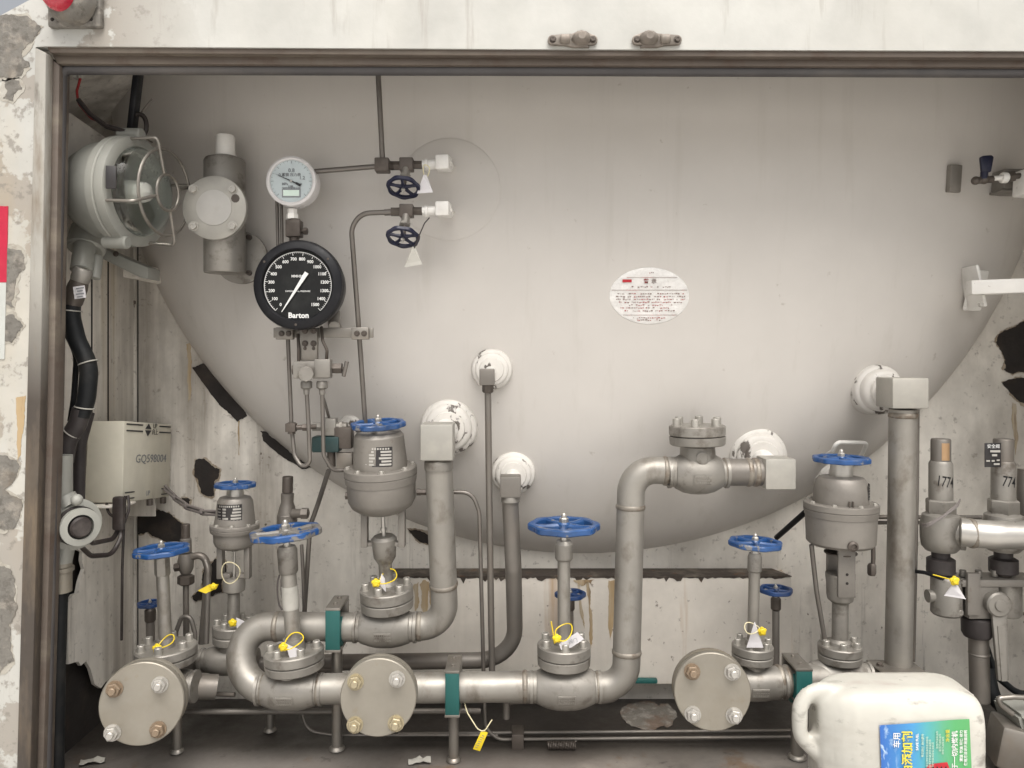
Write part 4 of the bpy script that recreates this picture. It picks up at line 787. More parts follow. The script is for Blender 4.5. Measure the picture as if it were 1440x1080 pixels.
# gauge stand
d = 1.40; s = lambda v: S(v, d)
t = thing("gauge_bracket", "grey cross bar with end clamps carrying the black dial gauge", "bracket", P(450, 478, d))
b = B(); b.box(P(455, 468, d), (s(140), .006, s(14)), bev=.001); b.box(P(470, 452, d + .02), (s(17), .006, s(30)), bev=.001); b.cyl(P(470, 460, d), tank_pt(470, 460)[0] + Y * .02, s(8), 14); b.out("cross_bar", M['clamp'], t)
for px in (401, 507):
    b = B(); b.box(P(px, 469, d - .008), (s(24), .014, s(17)), bev=.0015); o = b.out("end_clamp", M['clamp'], t)
    for dx in (-5, 5): bolt('hex', o, P(px + dx, 469, d - .015), FRONT, s(3), M['fitting'])
b = B(); b.box(P(435, 485, d - .012), (s(24), .012, s(44)), bev=.0015); o = b.out("centre_plate", M['clamp'], t)
for dx, dy in ((-6, -2), (6, -2), (-6, 5), (6, 5), (-6, -20), (6, -20)): bolt('hex', o, P(435 + dx, 485 + dy, d - .018), FRONT, s(3.2 if dy < 0 else 1.8), M['fitting'])
# manifold below it
t = thing("manifold_valve", "grey three way manifold valve with a small T handle under the black gauge", "valve", P(440, 540, 1.385)); d = 1.385; s = lambda v: S(v, d)
b = B(); b.box(P(440, 520, d), (s(50), s(24), s(24)), bev=.002); b.cyl(P(430, 526, d - .015), P(430, 526, d - .022 - .012), s(11), 8, bev=.001); b.box(P(455, 518, d - .012), (s(22), s(16), s(26)), bev=.002); b.out("manifold_body", M['steel'], t)
b = B(); b.cyl(P(412, 520, d), P(416, 520, d), s(7), 18); b.out("end_cap", M['fitting'], t)
b = B(); b.cyl(P(465, 518, d), P(470, 518, d), s(8), 6); b.cyl(P(470, 518, d), P(481, 518, d), s(8), 6); b.cyl(P(480, 519, d), P(487, 519, d), s(3), 10); b.out("packing_nut", M['fitting'], t)
b = B(); b.cyl(P(483, 529.5, d - .006), P(488, 508, d - .006), s(3), 12, bev=.0006); b.out("tee_handle", M['tubing'], t)
for px in (431, 453): b = B(); b.lathe(P(px, 536, d - .004), -Z, [(s(7), 0), (s(8), .002), (s(8), .012), (s(6.5), .013), (s(4.5), .015), (s(4), .024)], 18); b.out("union_nut", M['steel'], t)
tubing("short kinked tube beside the centre plate, left one", [(419, 470, 1.39), (420, 490, 1.38), (420, 508, 1.38)], 2.3, .01, M['fitting'])
tubing("short kinked tube beside the centre plate, right one", [(452, 460, 1.39), (454, 480, 1.37), (460, 492, 1.37), (459, 508, 1.38)], 2.3, .01, M['fitting'])
tubing("long thin tube looping up from the cross fitting to the left union of the manifold", [(405, 477, 1.40), (410, 600, 1.395), (414, 640, 1.39), (424, 657, 1.385), (436, 652, 1.38), (434, 600, 1.38), (431, 545, 1.38)], 3, .02)
tubing("thin tube from the right union of the manifold bending away behind the big actuator", [(453, 545, 1.38), (455, 640, 1.39), (468, 662, 1.40), (500, 660, 1.42)], 3, .02)
tubing("thin oblique tube behind the manifold", [(455, 560, 1.42), (463, 588, 1.44)], 2, .02)
t = thing("cross_fitting", "small brown cross fitting and nipple on the left loop tube", "fitting", P(410, 612, 1.39)); d = 1.39; s = lambda v: S(v, d)
b = B(); b.box(P(409.5, 601, d), (s(14), s(12), s(12)), bev=.001); b.cyl(P(410, 610, d), P(410.5, 594, d), s(5.5), 6); b.cyl(P(417, 601, d + .004), P(445, 600, d + .01), s(3.5), 12); b.cyl(P(426, 601, d + .006), P(434, 601, d + .006), s(5.5), 6); b.out("fitting_body", M['fitting'], t)
t = thing("pilot_valve", "little valve with a dark green body tucked behind the left loop tubes", "valve", P(465, 640, 1.43)); d = 1.43; s = lambda v: S(v, d)
b = B(); b.box(P(464, 600, d), (s(20), s(18), s(24)), bev=.0015); b.cyl(P(440, 600, d), P(456, 600, d), s(6.5), 6); b.cyl(P(474, 600, d), P(488, 600, d), s(6.5), 18); b.cyl(P(478, 600, d), P(482, 600, d), s(8), 6); b.out("valve_block", M['steel'], t)
b = B(); b.box(P(460, 624, d), (s(38), s(24), s(22)), bev=.003); b.out("coil_housing", M['dark_green'], t)
b = B(); b.cyl(P(466, 634, d), P(466, 656, d), s(6), 12); b.box(P(484, 615, d), (s(24), s(20), s(30)), bev=.002); b.out("vent_block", M['fitting'], t)
b = B(); b.box(P(485, 648, d), (s(22), s(10), s(24)), bev=.001); b.out("mount_plate", M['clamp'], t)
tubing("dark tube running down from behind the big actuator past the left globe valve", [(462, 662, 1.44), (448, 706, 1.50), (436, 740, 1.52), (428, 862, 1.53)], 3.4, .05, M['pipe_dark'])
tubing("thin tube beside the dark down tube behind the left globe valve", [(424, 766, 1.51), (426, 800, 1.51), (428, 862, 1.51)], 2.6, .05)
# flanged cross valve upper left
d = 1.37; c = P(301, 292, d); s = lambda v: S(v, d)
t = thing("vent_valve", "upright grey fitting with a four bolt round cover, left of the white gauge", "valve", P(316, 385, 1.42))
b = B(); b.lathe(c, FRONT, [(s(30), -.012), (s(44), -.012), (s(45), -.011), (s(45), -.001), (s(44), 0), (s(26), .0002)], 48); cov = b.out("cover_disc", M['block'], t)
b = B(); b.lathe(c, FRONT, [(s(25.5), -.002), (s(25), .0012), (0, .0013)], 40); b.out("polished_face", M['bright'], cov)
for dx, dz in ((-29, 26), (26, 26), (-29, -26), (26, -26)): bolt('hex', cov, c + X * s(dx) + Z * s(dz), FRONT, s(5.2))
b = B(); b.lathe(c + X * s(30) + Z * s(13) + FRONT * .0001, FRONT, [(s(6.5), -.002), (s(6), .0006), (0, .0008)], 10); b.out("dark_plug", M['fitting'], cov)
b = B(); b.lathe(P(316, 300, 1.42), Z, [(S(27, 1.42), -S(84, 1.42)), (S(28, 1.42), -S(82, 1.42)), (S(28, 1.42), S(72, 1.42)), (S(26, 1.42), S(76, 1.42)), (S(21, 1.42), S(78, 1.42)), (S(16, 1.42), S(80, 1.42))], 40); b.cyl(c + Y * .012, c + Y * .06, s(30), 32); b.out("valve_body", M['steel'], t)
b = B(); b.lathe(P(317, 222, 1.42), Z, [(S(16.5, 1.42), 0), (S(16.5, 1.42), .003), (S(13.5, 1.42), .004), (S(13, 1.42), .038), (S(11.5, 1.42), .041)], 14); b.out("worn_cap", M['white'], t)
p = P(338, 362, 1.45); b = B(); b.lathe(p, FRONT, [(S(20, 1.45), -.03), (S(36, 1.45), -.012), (S(37, 1.45), -.011), (S(37, 1.45), 0), (0, .001)], 40); b.cyl(p, p + Y * .08, S(20, 1.45), 24); rear = b.out("rear_flange", M['steel'], t)
for dx, dz in ((13, 28), (13, -22)): bolt('socket', rear, p + X * S(dx, 1.45) + Z * S(dz, 1.45), FRONT, S(3.4, 1.45), M['fitting'])
# ------------------------------------------------ relief valves
def relief(label, px, d, capm, win, num, plate=False):
    t = thing("relief_valve", label, "valve", P(px, 800, d)); s = lambda v: S(v, d); f = lambda y: (px, y)
    o, pa, ax, k = stack(t, (px, 860), (px, 600), d, [
        ("cap", M['pipe_dark'], [(650, 13), (619, 13), (617, 12)], 28), ("spring_housing", M['steel'], [(702, 15.6), (652, 15.6), (648, 13.5), (648, 12)], 28),
        ("hex_bonnet", M['steel'], [(722, 19), (720, 20), (704, 20), (702, 18), (702, 14)], 6),
        ("valve_body", M['steel'], [(774, 20), (768, 25), (757, 26.5), (738, 27), (724, 24), (720, 17)], 32),
        ("union_nut", M['hose_grey'], [(806, 16), (804, 18.5), (786, 18.5), (784, 15), (784, 12), (772, 12)], 24), ("lower_nipple", M['fitting'], [(818, 10), (806, 10)], 20)])
    b = B(); a = P(px, 747, d); b.lathe(a, Vector((.86, -.5, 0)), [(s(19), 0), (s(20), s(22)), (s(23), s(24)), (s(23), s(30)), (s(21), s(31))], 28); b.out("side_outlet", M['steel'], t)
    if win: b = B(); c = P(px, 634, d); b.loops([[Vector((c.x + s(13.3) * math.sin(q), c.y - s(13.3) * math.cos(q), c.z + z)) for q in [R(-24 + 6 * k) for k in range(9)]] for z in (-s(12), s(12))], closed_ring=False, cap0=False, cap1=False); b.out("cap_window", M['patina'], o[0])
    rc = s(15.9); c0 = P(px, 0, d)
    def wrap(q):
        a_ = (q.x - c0.x) / rc; return Vector((c0.x + rc * math.sin(a_), d - rc * math.cos(a_), q.z))
    text(num, s(23), P(px - 1, 676, d), M['ink'], t, rot=Matrix((X.lerp(-Z, .12), Z.lerp(X, .1), -Y)).transposed(), sx=.62, bold=s(.1), wrap=wrap)
    return t
relief("left of the two upright relief valves, marked 1774 with a brown cap window", 1323, 1.42, None, True, "1774")
t = relief("right of the two upright relief valves, marked 774 with a black plate on its cap", 1411, 1.42, None, False, "774")
b = B(); b.box(P(1396, 640, 1.39), (S(23, 1.39), .0012, S(34, 1.39)), bev=.0004); po = b.out("hanging_plate", M['plate'], t)
g = B()
for x, y, w_, h_ in ((1399, 634.5, 14, 3), (1398, 640, 7, 3), (1389, 648, 5, 2.2), (1396, 648, 4, 2.2), (1401, 652.5, 8, 2.4), (1403, 647, 4, 2)): g.box(P(x, y, 1.388) + FRONT * .0012, (S(w_, 1.39), .0006, S(h_, 1.39)))
g.out("plate_fields", M['plate_grey'], po); text("安全阀", S(6, 1.39), P(1397, 628, 1.3885), M['ink_white'], po)
pipe("vent_pipe", "pale thick pipe joining the two relief valves", [(1352, 748, 1.38), (1390, 752, 1.36), (1638, 753, 1.36)], 19.5, .08, M['bright'], welds=((1366, 750, 1.372, (1, 0, 0)),))
b = B()
for k in range(3): b.tube(fillet([P(1296, 736 + k * 2, 1.40), P(1302, 738 + k * 2, 1.378), P(1325, 726 + k, 1.376), P(1347, 708 + k * 2, 1.385), P(1350, 702 + k, 1.40)], .02), .0013, 6)
b.out("wrapped_wire", M['grey_cable'], None, loc=P(1322, 725, 1.39), label="grey wires wrapped around the body of the left relief valve", category="wire")
# changeover valve below
t = thing("changeover_valve", "grey changeover valve block with a long lever under the relief valves", "valve", P(1378, 1000, 1.42)); d = 1.42; s = lambda v: S(v, d)
b = B(); b.lathe(P(1331, 864, d), Z, [(s(18), 0), (s(20.5), s(3)), (s(20.5), s(50)), (s(18), s(54)), (s(12), s(56))], 32); b.cyl(P(1304, 838, d), P(1312, 838, d), s(9), 14); b.out("inlet_body", M['steel'], t)
b = B(); b.box(P(1373, 838, d), (s(42), s(36), s(54)), bev=.003); b.box(P(1368, 835, d - .026), (s(18), .01, s(58)), bev=.002); b.box(P(1397, 815, d), (s(110), s(40), s(10)), bev=.002); b.out("valve_block", M['act'], t)
for px in (1354, 1376, 1398): bolt('socket', t, P(px, 810, d - .006), Z, s(4.5), M['steel'])
b = B(); b.lathe(P(1412, 864, d + .01), Z, [(s(20), 0), (s(22), s(3)), (s(22), s(50)), (s(12), s(56))], 32); b.out("inlet_body", M['steel'], t)
for x, y in ((1349, 861), (1354, 819)): bolt('hex', t, P(x, y, d - .02), FRONT, s(4), M['steel'])
b = B(); b.lathe(P(1374, 895, d), Z, [(s(17), 0), (s(20), s(6)), (s(20.5), s(26)), (s(18), s(28))], 28); b.out("black_nut", M['hose_grey'], t)
b = B(); b.cyl(P(1378, 985, d), P(1376, 894, d), s(13), 24); b.lathe(P(1377, 919, d), Z, [(s(13), -.003), (s(14), 0), (s(13), .003)], 24); b.out("outlet_pipe", M['pipe_dark'], t)
b = B(); hub = P(1402, 849, d - .03); b.lathe(hub, FRONT, [(s(16), -.02), (s(17), -.004), (s(17), .006), (s(15), .009), (s(8), .0095), (s(7), .012), (0, .0125)], 28)
l0, l1 = P(1402, 852, d - .026), P(1408, 955, d - .03); q = (l1 - l0).normalized(); u = Vector((q.z, 0, -q.x)); b.prism([l0 + u * s(11), l1 + u * s(7.5), l1 - u * s(7.5), l0 - u * s(11)], FRONT * .008, .002); b.prism([l0.lerp(l1, .25) + u * s(5) + FRONT * .008, l1 + u * s(3.5) + FRONT * .008, l1 - u * s(3.5) + FRONT * .008, l0.lerp(l1, .25) - u * s(5) + FRONT * .008], FRONT * .0015); b.out("lever", M['steel'], t)
tubing("black hose running from the tall right pipe to the yellow sealed relief valve", [(1282, 803, 1.44), (1300, 805, 1.42), (1326, 814, 1.385)], 2.6, .03, M['hose'], name="hose", cat="hose")
tubing("dark tube crossing behind the relief valves, upper one", [(1226, 727, 1.56), (1518, 728, 1.56)], 3, .03, M['pipe_dark']); tubing("dark tube crossing behind the tall right pipe, lower one", [(1226, 735, 1.57), (1300, 735, 1.57)], 2.6, .03, M['pipe_dark'])
# small relief valves at left
t = thing("relief_valve", "small dark relief valve standing behind the half worn handwheel", "valve", P(404, 740, 1.52))
stack(t, (403, 760), (405, 660), 1.52, [("cap", M['fitting'], [(692, 7.5), (671, 7.5), (670, 7)], 18), ("spring_housing", M['pipe_dark'], [(722, 13), (712, 10.5), (706, 8.5), (694, 9), (693, 7)], 20), ("valve_body", M['pipe_dark'], [(748, 9), (740, 14), (724, 14), (720, 11)], 20)])
b = B(); b.cyl(P(412, 722, 1.51), P(432, 722, 1.50), S(6.5, 1.5), 16); b.cyl(P(424, 722, 1.5), P(433, 722, 1.5), S(8, 1.5), 6); b.out("side_outlet", M['pipe_dark'], t)
t = thing("relief_valve", "small dark relief valve beside the far left handwheel", "valve", P(262, 830, 1.53))
stack(t, (262, 905), (261, 730), 1.53, [("cap", M['fitting'], [(756, 6), (738, 6), (737, 5.5)], 18), ("spring_housing", M['pipe_dark'], [(776, 8), (758, 7.5), (756, 5)], 18), ("valve_body", M['pipe_dark'], [(806, 7), (800, 10), (788, 11), (778, 9)], 20), ("union_nut", M['fitting'], [(822, 9), (820, 11.5), (810, 11.5), (808, 8)], 6), ("riser", M['pipe_dark'], [(905, 4.2), (820, 4.2)], 14)])
b = B(); b.tube(fillet([P(262, 786, 1.53), P(286, 778, 1.53), P(293, 800, 1.53), P(284, 905, 1.53)], .025), S(5, 1.53), 12); b.out("outlet_bend", M['pipe_dark'], t); b = B(); b.cyl(P(246, 798, 1.52), P(254, 797, 1.52), S(6, 1.52), 6); b.out("side_plug", M['fitting'], t)
tubing("thin looped tube in front of the far left relief valve", [(250, 915, 1.50), (247, 890, 1.50), (256, 866, 1.50), (268, 868, 1.50), (274, 890, 1.50), (275, 930, 1.50)], 3.2, .02, M['pipe_dark'])
tubing("thin tube dropping past the left blind flange to the floor run", [(270, 900, 1.49), (279, 950, 1.49), (283, 975, 1.48), (330, 977, 1.47)], 3.2, .03, M['pipe_dark'])
tubing("short grey tube rising beside the small actuated valve", [(290, 905, 1.51), (293, 800, 1.52), (288, 785, 1.53)], 4, .02, M['pipe_dark'])
pipe("drain_pipe", "dark horizontal pipe passing behind the left bend", [(262, 934, 1.52), (470, 936, 1.52)], 11, .01, M['pipe_dark'], welds=((300, 935, 1.52, (1, 0, 0)), (310, 935, 1.52, (1, 0, 0))))
pipe("drain_pipe", "dark pipe between the far left valve and the right side flange body", [(232, 965, 1.42), (305, 966, 1.45)], 17, .01, M['pipe_dark'])
pipe("process_pipe", "short pipe from the right globe valve through the green clamp to the right actuated valve", [(1080, 958, 1.40), (1200, 952, 1.42)], 20, .01, M['pipe'], welds=((1096, 957, 1.402, (1, 0, 0)), (1106, 957, 1.403, (1, 0, 0))))
# tubes over the floor
tubing("long thin tube along the back of the floor under the left run", [(255, 1001, 1.46), (676, 1000, 1.46)], 4, .02, M['pipe_dark'], name="floor_tube")
tubing("thin looped tube under the middle globe valve", [(712, 1006, 1.44), (712, 987, 1.44), (740, 986, 1.44), (850, 986, 1.44), (869, 982, 1.44), (868, 966, 1.46)], 3.8, .018, M['tubing'], name="floor_tube")
tubing("thin tube rising and turning along the floor beneath the left valve", [(424, 1000, 1.47), (432, 1028, 1.465), (470, 1034, 1.46), (700, 1034, 1.46)], 2.0, .03, M['tubing'], name="floor_tube")
tubing("long thin tube across the floor to the right, rear one", [(560, 1032, 1.475), (1150, 1027, 1.475)], 2.4, .03, M['pipe_dark'], name="floor_tube")
tubing("long thin tube across the floor to the right, front one", [(681, 985, 1.455), (683, 1026, 1.455), (702, 1040, 1.452), (1150, 1036, 1.455)], 2.4, .03, M['pipe_dark'], name="floor_tube")
tubing("short grey pipe stub hanging under the middle run", [(712, 988, 1.43), (712, 1010, 1.43)], 5, .02, M['pipe_dark'], name="drain_stub")
t = thing("tube_saddle", "small brown block holding the two floor tubes", "bracket", P(728, 1040, 1.45)); b = B(); b.box(P(728, 1038, 1.45), (S(17, 1.45), .04, S(24, 1.45)), bev=.002); b.out("saddle_block", M['fitting'], t)
t = thing("coil_spring", "rusty short coil spring lying on the floor", "spring", P(790, 1048, 1.43)); b = B(); cc = Vector((P(790, 1045, 1.43).x, 1.43, .0085)); L = S(40, 1.43)
b.tube([cc + X * (L * (k / 150 - .5)) + Y * (.0066 * math.cos(k * .72)) + Z * (.0066 * math.sin(k * .72)) for k in range(151)], .0014, 6); b.out("coil", M['fitting'], t)
for px, py, a, lb in ((590, 1073, 8, "crumpled pale scrap of paper on the floor near the middle leg"), (130, 1074, 20, "pale scrap of paper on the floor at the far left")):
    d = H * K / (py - HZ); c = P(px, py, d); b = B(); rn = random.Random(px)
    b.loops([[c + Matrix.Rotation(R(a), 3, 'Z') @ Vector(((i / 6 - .5) * .04, (j / 2 - .5) * .018, .003 + rn.uniform(0, .006))) for i in range(7)] for j in range(3)], closed_ring=False, cap0=False, cap1=False); b.out("paper_scrap", M['tag_grey'], None, loc=c, label=lb, category="paper scrap")
# ------------------------------------------------ tags and seals
TG = "triangular tags and yellow seals tied to the valves"
def tag(label, d, tri=None, seal=None, loop=None, m='tag', cordm='yellow', name="valve_tag", seal_star=True, extra=None):
    """tri: plate outline (px); seal: (px, py, r px); loop: (px, py, r px, squash)"""
    pts = tri or [(seal[0], seal[1])]; low = max(pts, key=lambda q: q[1]); t = thing(name, label, "tag", P(*low, d), TG); s = lambda v: S(v, d)
    if tri:
        b = B(); q = [P(x, y, d) for x, y in tri]
        for i, v in enumerate(q): v.y += .004 * ((i % 2) - .5)
        b.prism(q, FRONT * .0009); b.out("tag_plate", M[m], t)
    if seal:
        b = B(); c = P(seal[0], seal[1], d) + FRONT * .003; r = s(seal[2])
        for k in range(5):
            a = 2 * math.pi * k / 5 + .4; b.ball(c + X * r * .55 * math.cos(a) + Z * r * .55 * math.sin(a), r * .5, (1, .7, 1), 8)
        b.cyl(c + Y * .001, c + FRONT * .0045, r * .62, 14, bev=.001); b.out("seal", M['yellow'], t)
    if loop:
        b = B(); c = P(loop[0], loop[1], d); n = 26
        b.tube([c + X * s(loop[2]) * math.cos(2 * math.pi * k / n) + Z * (s(loop[2]) * loop[3] * math.sin(2 * math.pi * k / n)) + Z * s(1.6) * math.sin(4 * math.pi * k / n + loop[0]) + Z * s(loop[4] if len(loop) > 4 else 0) * math.cos(2 * math.pi * k / n) + Y * (.018 - s(loop[2]) * (1 - loop[3]) * .0 + s(loop[2]) * math.sin(2 * math.pi * k / n) * (1 if loop[3] < .8 else 0) - .012) for k in range(n)], .0010, 6, closed=True); b.out("tie", M[cordm], t)
    if extra:
        b = B(); b.tube(fillet([P(x, y, d) for x, y in extra], .01), .0011, 6); b.out("tie_tail", M[cordm], t)
    return t
tag("white triangular tag hanging from the upper navy valve on the tank pad", 1.335, [(596, 246), (600, 246), (609, 271), (586, 272)], None, (599, 238, 4.5, 1.9), cordm='cord')
tag("dirty grey triangular tag hanging from the lower navy valve on the tank pad", 1.32, [(580, 347), (584, 347), (594, 372), (568, 376)], None, None, m='tag_grey', cordm='cable', extra=[(604, 306), (597, 314), (590, 330), (582, 350)])
tag("yellow seal looped at the foot of the far left handwheel stem", 1.38, None, (222, 911, 7), (231, 905, 11, .45, 4))
tag("yellow oblong tag hanging on a pale loop from the small actuated valve", 1.46, [(279, 830), (294, 822), (308, 821), (304, 828), (290, 834)], (301, 824, 5), (323, 806, 13, 1.15), m='yellow', cordm='cord')
tag("white triangular tag with a yellow seal on the neck of the small actuated valve", 1.465, [(333, 868), (348, 876), (334, 890)], (328, 875, 6), None)
tag("white triangular tag with a yellow seal on the neck of the left globe valve", 1.355, [(402, 904), (427, 917), (410, 931)], (399, 909, 6.5), (412, 903, 13, .5, 3), extra=[(399, 909), (392, 911)])
tag("narrow pinkish tag with a yellow seal on the neck of the big actuated valve", 1.395, [(537, 806), (541, 814), (543, 832), (533, 822)], (529, 819, 6.5), (545, 813, 12, .55, 3))
t8 = tag("wide white paper tag with a yellow seal on the middle globe valve", 1.352, [(786, 905), (812, 889), (821, 898), (803, 911), (789, 913)], (783, 897, 6.5), (793, 890, 12, .6, 4), extra=[(780, 905), (777, 885), (775, 874)])
text("阀门", S(7, 1.352), P(806, 902, 1.349), M['ink_grey'], t8, rot=Matrix.Rotation(R(28), 3, Y) .inverted() @ Matrix((X, Z, -Y)).transposed() if False else Matrix((Vector((.87, 0, .3)), Vector((-.3, 0, .87)), -Y)).transposed())
tag("white triangular tag with a yellow seal on the right globe valve", 1.365, [(1060, 875), (1062, 875), (1073, 910), (1050, 911)], (1071, 887, 6.5), (1059, 885, 10, .4, 1), cordm='cord')
t = tag("white tag under a yellow seal on the left relief valve", 1.365, [(1336, 824), (1347, 823), (1357, 842), (1328, 838)], (1341, 816, 7), None, extra=[(1312, 808), (1330, 813), (1341, 816)])
t = thing("hanging_tag", "yellow oblong tag hanging on a thin cord below the middle clamp", "tag", P(676, 1056, 1.36)); d = 1.36
b = B(); b.prism([P(x, y, d) for x, y in ((677, 1027), (686, 1030), (675, 1056), (665, 1053))], FRONT * .0014, .0004); b.out("tag_plate", M['yellow'], t)
b = B(); b.tube(fillet([P(652, 984, 1.385), P(657, 1002, 1.37), P(672, 1026, 1.36), P(681, 1029, 1.358), P(692, 1012, 1.365)], .02), .0011, 6); b.out("tie", M['cord'], t)
g = B()
for k in range(7): g.box(P(679.5 - k * 1.6, 1034 + k * 2.7, d) + FRONT * .0017, (S(5 if k % 2 else 3.4, d), .0003, S(.7, d)), Matrix.Rotation(R(20), 3, 'Y'))
g.out("print_marks", M['ink_grey'], t)
# paper wrap on the left stem and grey wire loop behind it
b = B(); b.lathe(P(409, 850, 1.39), (P(402, 748, 1.39) - P(414, 926, 1.39)), [(S(11.2, 1.39), S(-6, 1.39)), (S(11.9, 1.39), S(4, 1.39)), (S(11.3, 1.39), S(26, 1.39))], 24); b.out("paper_wrap", M['tag_grey'], None, loc=P(409, 850, 1.39), label="scrap of pale tape wrapped round the stem under the half worn handwheel", category="tape")
b = B(); cc = P(394, 835, 1.46); b.tube([cc + X * S(7, 1.46) * math.cos(k * .5) + Z * S(27, 1.46) * math.sin(k * .5) + Y * .002 * k for k in range(25)], .0018, 6); b.out("wire_coil", M['grey_cable'], None, loc=P(394, 862, 1.46), label="loop of grey wire hanging behind the left globe valve stem", category="wire")
# ------------------------------------------------ explosion proof lamp
d = 1.33; C = P(183, 270, d); ax = Vector((.985, -.16, -.05)).normalized(); u, v, a = basis(ax)
t = thing("flood_lamp", "grey explosion proof lamp with a wire guard in the upper left corner", "lamp", P(150, 345, 1.36)); s = lambda q: S(q, d)
b = B(); RR = s(76)
b.lathe(C, ax, [(0, -s(84)), (RR * .45, -s(80)), (RR * .74, -s(64)), (RR * .88, -s(42)), (RR * .92, -s(18)), (RR * .93, -s(12))], 48); b.out("housing", M['lamp'], t)
b = B(); b.lathe(C, ax, [(RR * .9, -s(13)), (RR, -s(12)), (RR * 1.01, -s(2)), (RR, -s(1)), (RR * .985, -s(.2)), (RR * 1.0, s(.6)), (RR * 1.01, s(3)), (RR, s(14)), (RR * .93, s(17)), (RR * .82, s(17)), (RR * .80, s(8))], 56); rim = b.out("clamp_ring", M['lamp'], t)
b = B(); b.lathe(C, ax, [(RR * .8, s(8)), (RR * .5, -s(28)), (RR * .16, -s(50)), (0, -s(52))], 48); b.out("reflector", M['mirror'], t)
b = B(); b.lathe(C, ax, [(RR * .80, s(13)), (RR * .80, s(16)), (RR * .72, s(30)), (RR * .5, s(40)), (RR * .25, s(44)), (0, s(45))], 40); b.out("glass_dome", M['glass'], t)
b = B(); b.lathe(C - a * s(26), ax, [(s(4), 0), (s(12), s(10)), (s(15), s(28)), (s(12), s(44)), (0, s(50))], 20); b.out("bulb", M['white'], t)
for tt in (95, 250): 
    b = B(); q = C + (u * math.cos(R(tt)) + v * math.sin(R(tt))) * RR * 1.04; b.cyl(q - a * s(16), q + a * s(20), s(9), 16, bev=.002); b.out("clamp_lug", M['lamp'], t)
b = B(); q = C + (u * math.cos(R(150)) + v * math.sin(R(150)))*RR
Gc = C + a * s(54)
ring = lambda c_, r_, n=30: [c_ + (u * math.cos(2 * math.pi * k / n) + v * math.sin(2 * math.pi * k / n)) * r_ for k in range(n)]
b = B(); b.tube(ring(Gc, RR * .78), s(2.2), 8, closed=True); b.tube(ring(Gc + a * s(4), RR * .33), s(2.2), 8, closed=True)
for k in range(4):
    rd = u * math.cos(R(20 + 90 * k)) + v * math.sin(R(20 + 90 * k)); b.tube(fillet([C + a * s(14) + rd * RR * .95, Gc + a * s(2) + rd * RR * .98, Gc + a * s(3) + rd * RR * .33], .008), s(2.2), 8)
b.out("wire_guard", M['clamp'], t)
b = B(); rot = Matrix.Rotation(R(-4), 3, 'Y')
q = C + FRONT * 0
u2 = (u * math.cos(R(20)) + v * math.sin(R(20)))
nd = (X * -.55 + FRONT * .83).normalized(); q = C - a * s(0) + (FRONT * .96 + X * .16 + Z * .04).normalized() * RR * 1.012
b.box(q, (s(13), s(3), s(30)), Matrix.Rotation(R(9), 3, 'Z'), .001); b.out("rating_plate", M['plate'], t)
b = B(); e0 = P(118, 335, 1.35); b.cyl(P(128, 322, 1.38), P(120, 352, 1.36), s(26), 28, bev=.004); b.cyl(P(120, 345, 1.35), P(115, 382, 1.33), s(15), 24, bev=.002); b.cyl(P(138, 360, 1.35), P(134, 392, 1.34), s(7), 12, bev=.001); b.out("cable_entry", M['lamp'], t)
t = thing("lamp_bracket", "sloping flat bar bracket bolted under the explosion proof lamp", "bracket", P(205, 390, 1.45))
b = B(); b.prism([P(88, 332, 1.42), P(120, 338, 1.42), P(208, 376, 1.42), P(208, 392, 1.42), P(196, 390, 1.42), P(120, 352, 1.42), P(88, 346, 1.42)], Y * .05, .002); b.out("bar", M['lamp'], t)
b = B(); b.box(P(207, 385, 1.56), (S(14, 1.5), .16, S(22, 1.5)), bev=.003); b.out("stub", M['wall'], t); bolt('hex', t, P(163, 357, 1.418), FRONT, s(3), M['fitting'])
b = B(); b.prism([P(97, 158, 1.37), P(160, 202, 1.40), P(150, 235, 1.40), P(92, 275, 1.37), P(92, 190, 1.36)], Y * .004, .001); b.out("gusset_plate", M['wall'], None, loc=P(110, 270, 1.37), label="white triangular gusset sheet behind the explosion proof lamp", category="gusset")
b = B(); b.prism([P(188, 88, 1.33), P(196, 90, 1.33), P(184, 196, 1.36), P(176, 194, 1.36)], Y * .02, .001); b.out("roof_strut", M['black'], None, loc=P(182, 195, 1.36), label="dark slanting strut under the roof above the lamp", category="strut")
b = B(); b.tube(fillet([P(88, 248, 1.36), P(118, 228, 1.36), P(160, 205, 1.36), P(196, 196, 1.36)], .03), S(4.5, 1.36), 10); b.out("lamp_cable", M['cable'], None, loc=P(88, 248, 1.36), label="thick dark cable running over the lamp housing from the left jamb", category="cable")
t = thing("wire_connector", "pale plug connector with red and dark wires under the roof at the top left", "connector", P(110, 112, 1.32))
b = B(); b.box(P(107, 105, 1.32), (S(5, 1.32), .01, S(12, 1.32)), bev=.001); b.box(P(114, 104, 1.32), (S(5, 1.32), .01, S(13, 1.32)), bev=.001); b.out("plug", M['tag_grey'], t)
b = B(); b.tube(fillet([P(113, 110, 1.32), P(108, 128, 1.32), P(110, 145, 1.32), P(128, 166, 1.32), P(178, 188, 1.32)], .02), .0022, 8); b.out("wire", M['red_wire'], t)
b = B(); b.tube(fillet([P(110, 140, 1.315), P(126, 160, 1.315), P(150, 178, 1.315), P(180, 186, 1.315)], .02), .0042, 8); b.tube(ring(P(195, 177, 1.36), .017), .0042, 8, closed=True) if False else b.tube([P(195, 177, 1.36) + X * .014 * math.cos(k * .35) + Z * .021 * math.sin(k * .35) for k in range(20)], .0042, 8); b.out("dark_wire", M['cable'], t)
